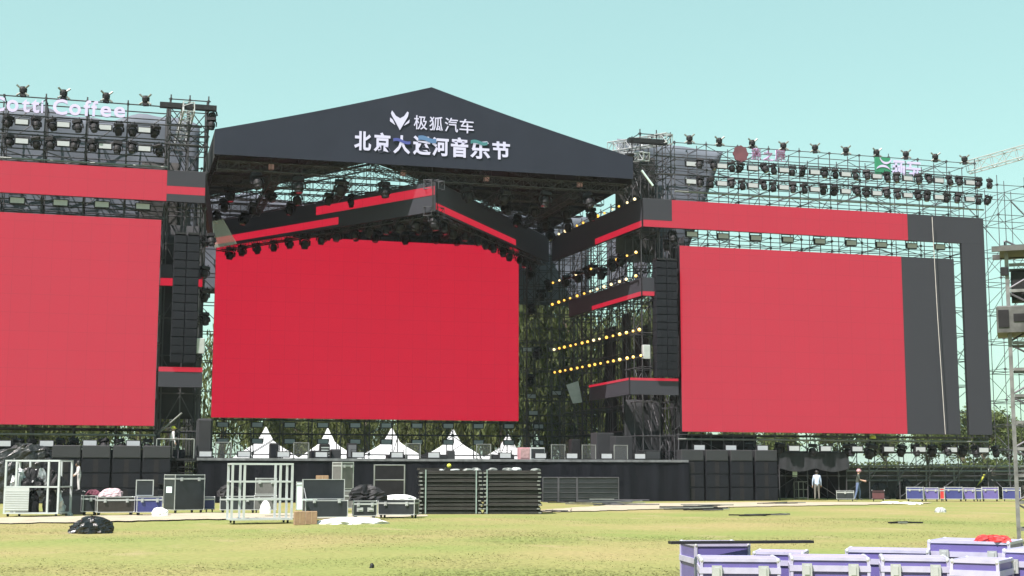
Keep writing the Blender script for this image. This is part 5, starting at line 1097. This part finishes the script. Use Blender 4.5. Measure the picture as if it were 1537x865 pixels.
# ================================================================== PEOPLE
def person(label, loc, rz, shirt, trousers, pose, height=1.72, hat=None, sleeves='long', legcol=None):
    J = pose; V = []; E = []; RAD = []; TAG = []; idx = {}
    def jv(n, p, r): idx[n] = len(V); V.append(Vector(p)); RAD.append(r)
    s = height / 1.75
    for n, (p, r) in J.items(): jv(n, Vector(p) * s, r * s)
    def e(a, b, t): E.append((idx[a], idx[b])); TAG.append(t)
    e('pelvis', 'waist', 's'); e('waist', 'chest', 's'); e('chest', 'neck', 's'); e('neck', 'chin', 'k'); e('chin', 'skull', 'k'); e('skull', 'crown', 'k')
    for q in 'lr':
        e('chest', 'sh' + q, 's'); e('sh' + q, 'el' + q, 's'); e('el' + q, 'wr' + q, 's' if sleeves == 'long' else 'k'); e('wr' + q, 'pa' + q, 'k')
        e('pelvis', 'hip' + q, 't'); e('hip' + q, 'kn' + q, 't'); e('kn' + q, 'an' + q, 't'); e('an' + q, 'toe' + q, 'f')
        w0, p0 = V[idx['wr' + q]], V[idx['pa' + q]]; d = (p0 - w0).normalized(); sd = d.cross(Vector((1, 0, 0))).normalized()
        for fi in range(4):
            b0 = p0 + sd * (fi - 1.5) * .02 * s; k0 = 'f%d' % fi + q
            ln = (.07, .08, .075, .06)[fi] * s
            jv(k0 + 'a', b0 + d * ln * .5, .009 * s); jv(k0 + 'b', b0 + d * ln * .95 + Vector((0, -.012, 0)), .008 * s); e('pa' + q, k0 + 'a', 'k'); e(k0 + 'a', k0 + 'b', 'k')
        jv('th' + q, w0 + d * .05 * s + sd * -.045 * s, .010 * s); jv('th2' + q, w0 + d * .085 * s + sd * -.05 * s, .009 * s); e('wr' + q, 'th' + q, 'k'); e('th' + q, 'th2' + q, 'k')
    me = bpy.data.meshes.new('body'); me.from_pydata([tuple(v) for v in V], E, []); o = bpy.data.objects.new('body', me); COL.objects.link(o)
    o.modifiers.new('skin', 'SKIN'); sv2 = me.skin_vertices[0].data
    for i, r_ in enumerate(RAD): sv2[i].radius = (r_, r_)
    sv2[idx['pelvis']].use_root = True
    ss = o.modifiers.new('sub', 'SUBSURF'); ss.levels = 1; ss.render_levels = 1
    dg = bpy.context.evaluated_depsgraph_get(); me2 = bpy.data.meshes.new_from_object(o.evaluated_get(dg)); bpy.data.objects.remove(o)
    ms = {'s': 0, 't': 1, 'k': 2, 'f': 3}
    me2.materials.clear()
    for m in (shirt, trousers, M_SKIN, M_SHOE): me2.materials.append(m)
    segs = [(V[a], V[b], t) for (a, b), t in zip(E, TAG)]
    for pl_ in me2.polygons:
        c = pl_.center; best = 9; bt_ = 's'
        for a, b, t in segs:
            ab = b - a; u = max(0, min(1, (c - a).dot(ab) / max(ab.length_squared, 1e-9))); dd = (c - (a + ab * u)).length
            if dd < best: best = dd; bt_ = t
        pl_.material_index = ms[bt_]; pl_.use_smooth = True
    r = thing('person', label, 'person', loc, rz)
    inst(me2, 'body', r)
    hd = V[idx['skull']]; hb = MB()
    if hat: hb.lathe([(.14 * s, -.01), (.12 * s, .03), (.115 * s, .08), (.08 * s, .125), (.001, .14)], 14, (hd.x, hd.y, hd.z + .01)); hb.box(hd.x - .07, hd.x + .07, hd.y - .2, hd.y - .1, hd.z + .015, hd.z + .03); hb.build('cap', hat, None).parent = r
    else: hb.lathe([(.001, -.07), (.10 * s, -.06), (.118 * s, 0), (.112 * s, .06), (.075 * s, .115), (.001, .13)], 14, (hd.x, hd.y + .02, hd.z + .0)); hb.build('hair', M_HAIR, None, smooth=True).parent = r
    fc = MB(); fc.lathe([(.001, .03), (.014, .0), (.016, -.02), (.001, -.035)], 6, (hd.x, hd.y - .115 * s, hd.z - .04)); fc.box(hd.x - .045, hd.x - .02, hd.y - .112 * s, hd.y - .1 * s, hd.z - .005, hd.z + .008).box(hd.x + .02, hd.x + .045, hd.y - .112 * s, hd.y - .1 * s, hd.z - .005, hd.z + .008).box(hd.x - .025, hd.x + .025, hd.y - .108 * s, hd.y - .098 * s, hd.z - .095, hd.z - .085)
    fc.build('face', M_SKIN).parent = r
    return r
def pose(lean=0, armL=((.24, -.03, 1.12), (.25, -.12, .88)), armR=((-.24, -.03, 1.12), (-.25, -.12, .88)), legL=((.10, -.02, .50), (.11, .02, .08)), legR=((-.10, -.02, .50), (-.11, .02, .08))):
    def L(p): return (p[0], p[1] - lean * max(0, p[2] - .9), p[2])
    P = {'pelvis': ((0, 0, .95), .14), 'waist': (L((0, .0, 1.10)), .135), 'chest': (L((0, .0, 1.33)), .15), 'neck': (L((0, .0, 1.50)), .062), 'chin': (L((0, -.02, 1.57)), .075), 'skull': (L((0, -.01, 1.65)), .100), 'crown': (L((0, 0, 1.72)), .07)}
    for q, s_, arm, leg in (('l', 1, armL, legL), ('r', -1, armR, legR)):
        P['sh' + q] = (L((s_ * .18, 0, 1.43)), .068); P['el' + q] = (L(arm[0]), .048); P['wr' + q] = (L(arm[1]), .032)
        a, b = Vector(arm[0]), Vector(arm[1]); d = (b - a).normalized(); P['pa' + q] = (L(tuple(b + d * .08)), .036)
        P['hip' + q] = ((s_ * .095, 0, .88), .095); P['kn' + q] = (leg[0], .065); P['an' + q] = (leg[1], .042); P['toe' + q] = ((leg[1][0] + s_ * .015, leg[1][1] - .17, .035), .036)
    return P
pc = PZ(110, 773); kk = mpp(pc)
STRIPE = mat('striped_shirt', (.70, .68, .68), .85, var=.05)
t = STRIPE.node_tree; b_ = t.nodes['Principled BSDF']; wv = t.nodes.new('ShaderNodeTexWave'); wv.bands_direction = 'Z'; wv.inputs['Scale'].default_value = 7; tcn = t.nodes.new('ShaderNodeTexCoord'); t.links.new(tcn.outputs['Object'], wv.inputs['Vector'])
rp_ = t.nodes.new('ShaderNodeValToRGB'); rp_.color_ramp.elements[0].position = .42; rp_.color_ramp.elements[1].position = .5; rp_.color_ramp.elements[0].color = (.16, .13, .14, 1); rp_.color_ramp.elements[1].color = (.78, .75, .75, 1); t.links.new(wv.outputs[0], rp_.inputs[0]); t.links.new(rp_.outputs[0], b_.inputs['Base Color'])
bx_ = on_top(116, 738, 773, .4)
person('man in a striped light shirt standing on the black case by the cage', (bx_.x, bx_.y, bx_.z), R(-75), STRIPE, mat('pale_trousers', (.55, .52, .52), .85), pose(.12, ((.22, -.06, 1.14), (.18, -.26, .98)), ((-.22, -.06, 1.14), (-.18, -.24, 1.0))), 1.28 * 43 * mpp(bx_) / 1.28 )
p = PZ(1227, 752); person('man in a pale blue shirt and grey trousers under the black awning', (p.x, p.y, .03), R(160), M_SHIRTB, M_TROUG, pose(.04, legL=((.12, -.02, .5), (.14, .03, .08))), 44 * mpp(p))
p = PZ(1288, 752); person('man in dark shirt, jeans and pink cap beside the awning', (p.x, p.y, .03), R(60), M_SHIRTD, M_JEANS, pose(.10, ((.24, -.10, 1.16), (.16, -.32, 1.12)), ((-.24, -.10, 1.16), (-.16, -.32, 1.10)), ((.12, -.12, .5), (.14, -.08, .08)), ((-.10, .06, .5), (-.12, .18, .08))), 46 * mpp(p), hat=M_PINK, sleeves='short')
p = PY(258, 671, .9); person('man in a white shirt and yellow helmet on the dark access platform', (p.x, .9, 2.41), R(100), M_SHIRTW, M_TROUD, pose(.05, ((.24, -.08, 1.16), (.2, -.3, 1.15))), 1.74, hat=M_YEL)

# ================================================================== TREES behind the stage
def make_tree(kind, seed):
    rd = random.Random(seed); g_ = np.random.default_rng(seed); r = thing('tree', 'x', 'tree'); H_ = 10.0 if kind == 'willow' else 9.5
    tr = MB(); tips = []
    def limb(p, d, ln, r0, depth):
        q = p + d * ln; n = 3; a = p
        for i in range(n):
            f = (i + 1) / n; b = p + d * ln * f + Vector((rd.uniform(-.1, .1), rd.uniform(-.1, .1), 0)) * ln * .3; tr.tube(a, b, r0 * (1 - .45 * i / n), 7, r0 * (1 - .45 * (i + 1) / n), cap=False); a = b
        if depth == 0: tips.append(a); return
        for k_ in range(rd.choice((3, 4))):
            nd = (d * .7 + Vector((rd.uniform(-1, 1), rd.uniform(-1, 1), rd.uniform(-.1, .7)))).normalized(); limb(a, nd, ln * rd.uniform(.55, .75), r0 * .5, depth - 1)
            tips.append(a + nd * ln * .4)
    limb(Vector((0, 0, 0)), Vector((rd.uniform(-.08, .08), rd.uniform(-.08, .08), 1)).normalized(), H_ * .34, .28, 3)
    tr.build('trunk', M_BARK, r, smooth=True)
    pts = []
    tips_ = np.array([tuple(t_) for t_ in tips]); nl = 6500
    if kind == 'willow':
        ii = g_.integers(0, len(tips_), 330); base = tips_[ii] + g_.normal(0, .45, (330, 3))
        for b0 in base:
            ln = g_.uniform(1.2, 4.2); m_ = int(ln * 8); zz = np.linspace(0, ln, m_); sway = g_.normal(0, .10, 2)
            pts.append(np.stack([b0[0] + sway[0] * zz + g_.normal(0, .07, m_), b0[1] + sway[1] * zz + g_.normal(0, .07, m_), np.maximum(b0[2] - zz, .25)], 1))
        P_ = np.concatenate(pts)
    else:
        ii = g_.integers(0, len(tips_), nl); P_ = tips_[ii] + g_.normal(0, .55, (nl, 3)) * np.array([1, 1, .8]); P_[:, 2] = np.maximum(P_[:, 2], .4)
        low = int(nl * .25); P_[:low] = np.stack([g_.normal(0, 1.5, low), g_.normal(0, 1.5, low), g_.uniform(.3, 3.2, low)], 1)
    n = len(P_); sz = g_.uniform(.10, .24, n); u = g_.normal(0, 1, (n, 3)); u /= np.linalg.norm(u, axis=1)[:, None]
    if kind == 'willow': u[:, 2] = -abs(u[:, 2]) - .8; u /= np.linalg.norm(u, axis=1)[:, None]
    w_ = np.cross(u, g_.normal(0, 1, (n, 3))); w_ /= np.linalg.norm(w_, axis=1)[:, None]
    v = np.empty((n, 4, 3)); lw = .3 if kind == 'willow' else .55
    v[:, 0] = P_ - u * sz[:, None]; v[:, 1] = P_ + w_ * (sz * lw)[:, None]; v[:, 2] = P_ + u * sz[:, None]; v[:, 3] = P_ - w_ * (sz * lw)[:, None]
    me = bpy.data.meshes.new('crown'); me.vertices.add(4 * n); me.vertices.foreach_set('co', v.reshape(-1)); me.loops.add(4 * n); me.loops.foreach_set('vertex_index', np.arange(4 * n)); me.polygons.add(n); me.polygons.foreach_set('loop_start', np.arange(0, 4 * n, 4))
    me.materials.append(M_LEAF if kind == 'willow' else M_LEAF2); me.update(); me.validate(); inst(me, 'crown', r)
    return Proto(r)
TW = [make_tree('willow', 1), make_tree('willow', 2)]; TP = [make_tree('poplar', 3), make_tree('poplar', 4)]
rd = random.Random(11)
for i, (x, Y) in enumerate([(-25, 52), (30, 50), (110, 54), (200, 46), (255, 50), (330, 52), (390, 56), (445, 52), (500, 55), (555, 53), (610, 56), (660, 53), (705, 55), (750, 50), (790, 46), (822, 52), (850, 44), (880, 50), (915, 46), (955, 50), (1000, 52)]):
    p = PY(x, 705, Y); TW[i % 2].put((p.x, Y, -.1), R(rd.uniform(0, 360)), *next((l, g_) for lim, l, g_ in ((230, 'green willow hanging behind the coffee sign wing', 'willows behind the coffee sign wing'), (345, 'tall willow filling the gap behind the left speaker tower', 'willows behind the left tower'), (745, 'green willow hanging behind the white tents', 'willows behind the white tents'), (9999, 'tall willow seen through the scaffold with the lit bulb lamps', 'willows behind the bulb lamps')) if x < lim), (rd.uniform(.95, 1.2) * (1.9 if 740 < x < 990 else 1.3 if 190 < x < 340 else 1),) * 2 + (rd.uniform(.95, 1.25) * (2.35 if 740 < x < 990 else 1.7 if 190 < x < 340 else 1.05),))
for i, (x, Y) in enumerate([(60, 72), (160, 70), (285, 74), (420, 78), (530, 76), (640, 78), (730, 74), (860, 72), (940, 74), (1040, 66), (1110, 70), (1190, 72), (1260, 66), (1330, 70), (1395, 66), (1450, 60), (1478, 58), (1515, 70), (1545, 62), (1590, 66)]):
    p = PY(x, 705, Y); TP[i % 2].put((p.x, Y, -.1), R(rd.uniform(0, 360)), *next((l, g_) for lim, l, g_ in ((300, 'dense broadleaf tree far behind the coffee sign wing', 'broadleaf trees behind the coffee sign wing'), (800, 'dense broadleaf tree far behind the white tents and willows', 'broadleaf trees behind the tents'), (1000, 'dense broadleaf tree beyond the scaffold with the bulb lamps', 'broadleaf trees behind the bulb lamps'), (1425, 'dense broadleaf tree showing under the right wing screen', 'broadleaf trees behind the right wing'), (9999, 'dense broadleaf tree beside the far right open scaffold', 'broadleaf trees at the far right scaffold')) if x < lim), (rd.uniform(.9, 1.2),) * 2 + (rd.uniform(.85, 1.1),))

# ================================================================== thin haze volume over the field, added to lift the dark tones
hz = bpy.data.materials.new('haze_air'); hz.use_nodes = True; t = hz.node_tree; t.nodes.remove(t.nodes['Principled BSDF'])
pv = t.nodes.new('ShaderNodeVolumePrincipled'); pv.inputs['Color'].default_value = (.86, .93, 1.0, 1); pv.inputs['Density'].default_value = .00013; pv.inputs['Anisotropy'].default_value = .0
t.links.new(pv.outputs[0], t.nodes['Material Output'].inputs['Volume'])
o = MB().box(-3100, 3100, -420, 3600, -1.1, 27.5).build('haze', hz); tag(o, 'thin pale haze over the field', 'haze', kind='stuff')
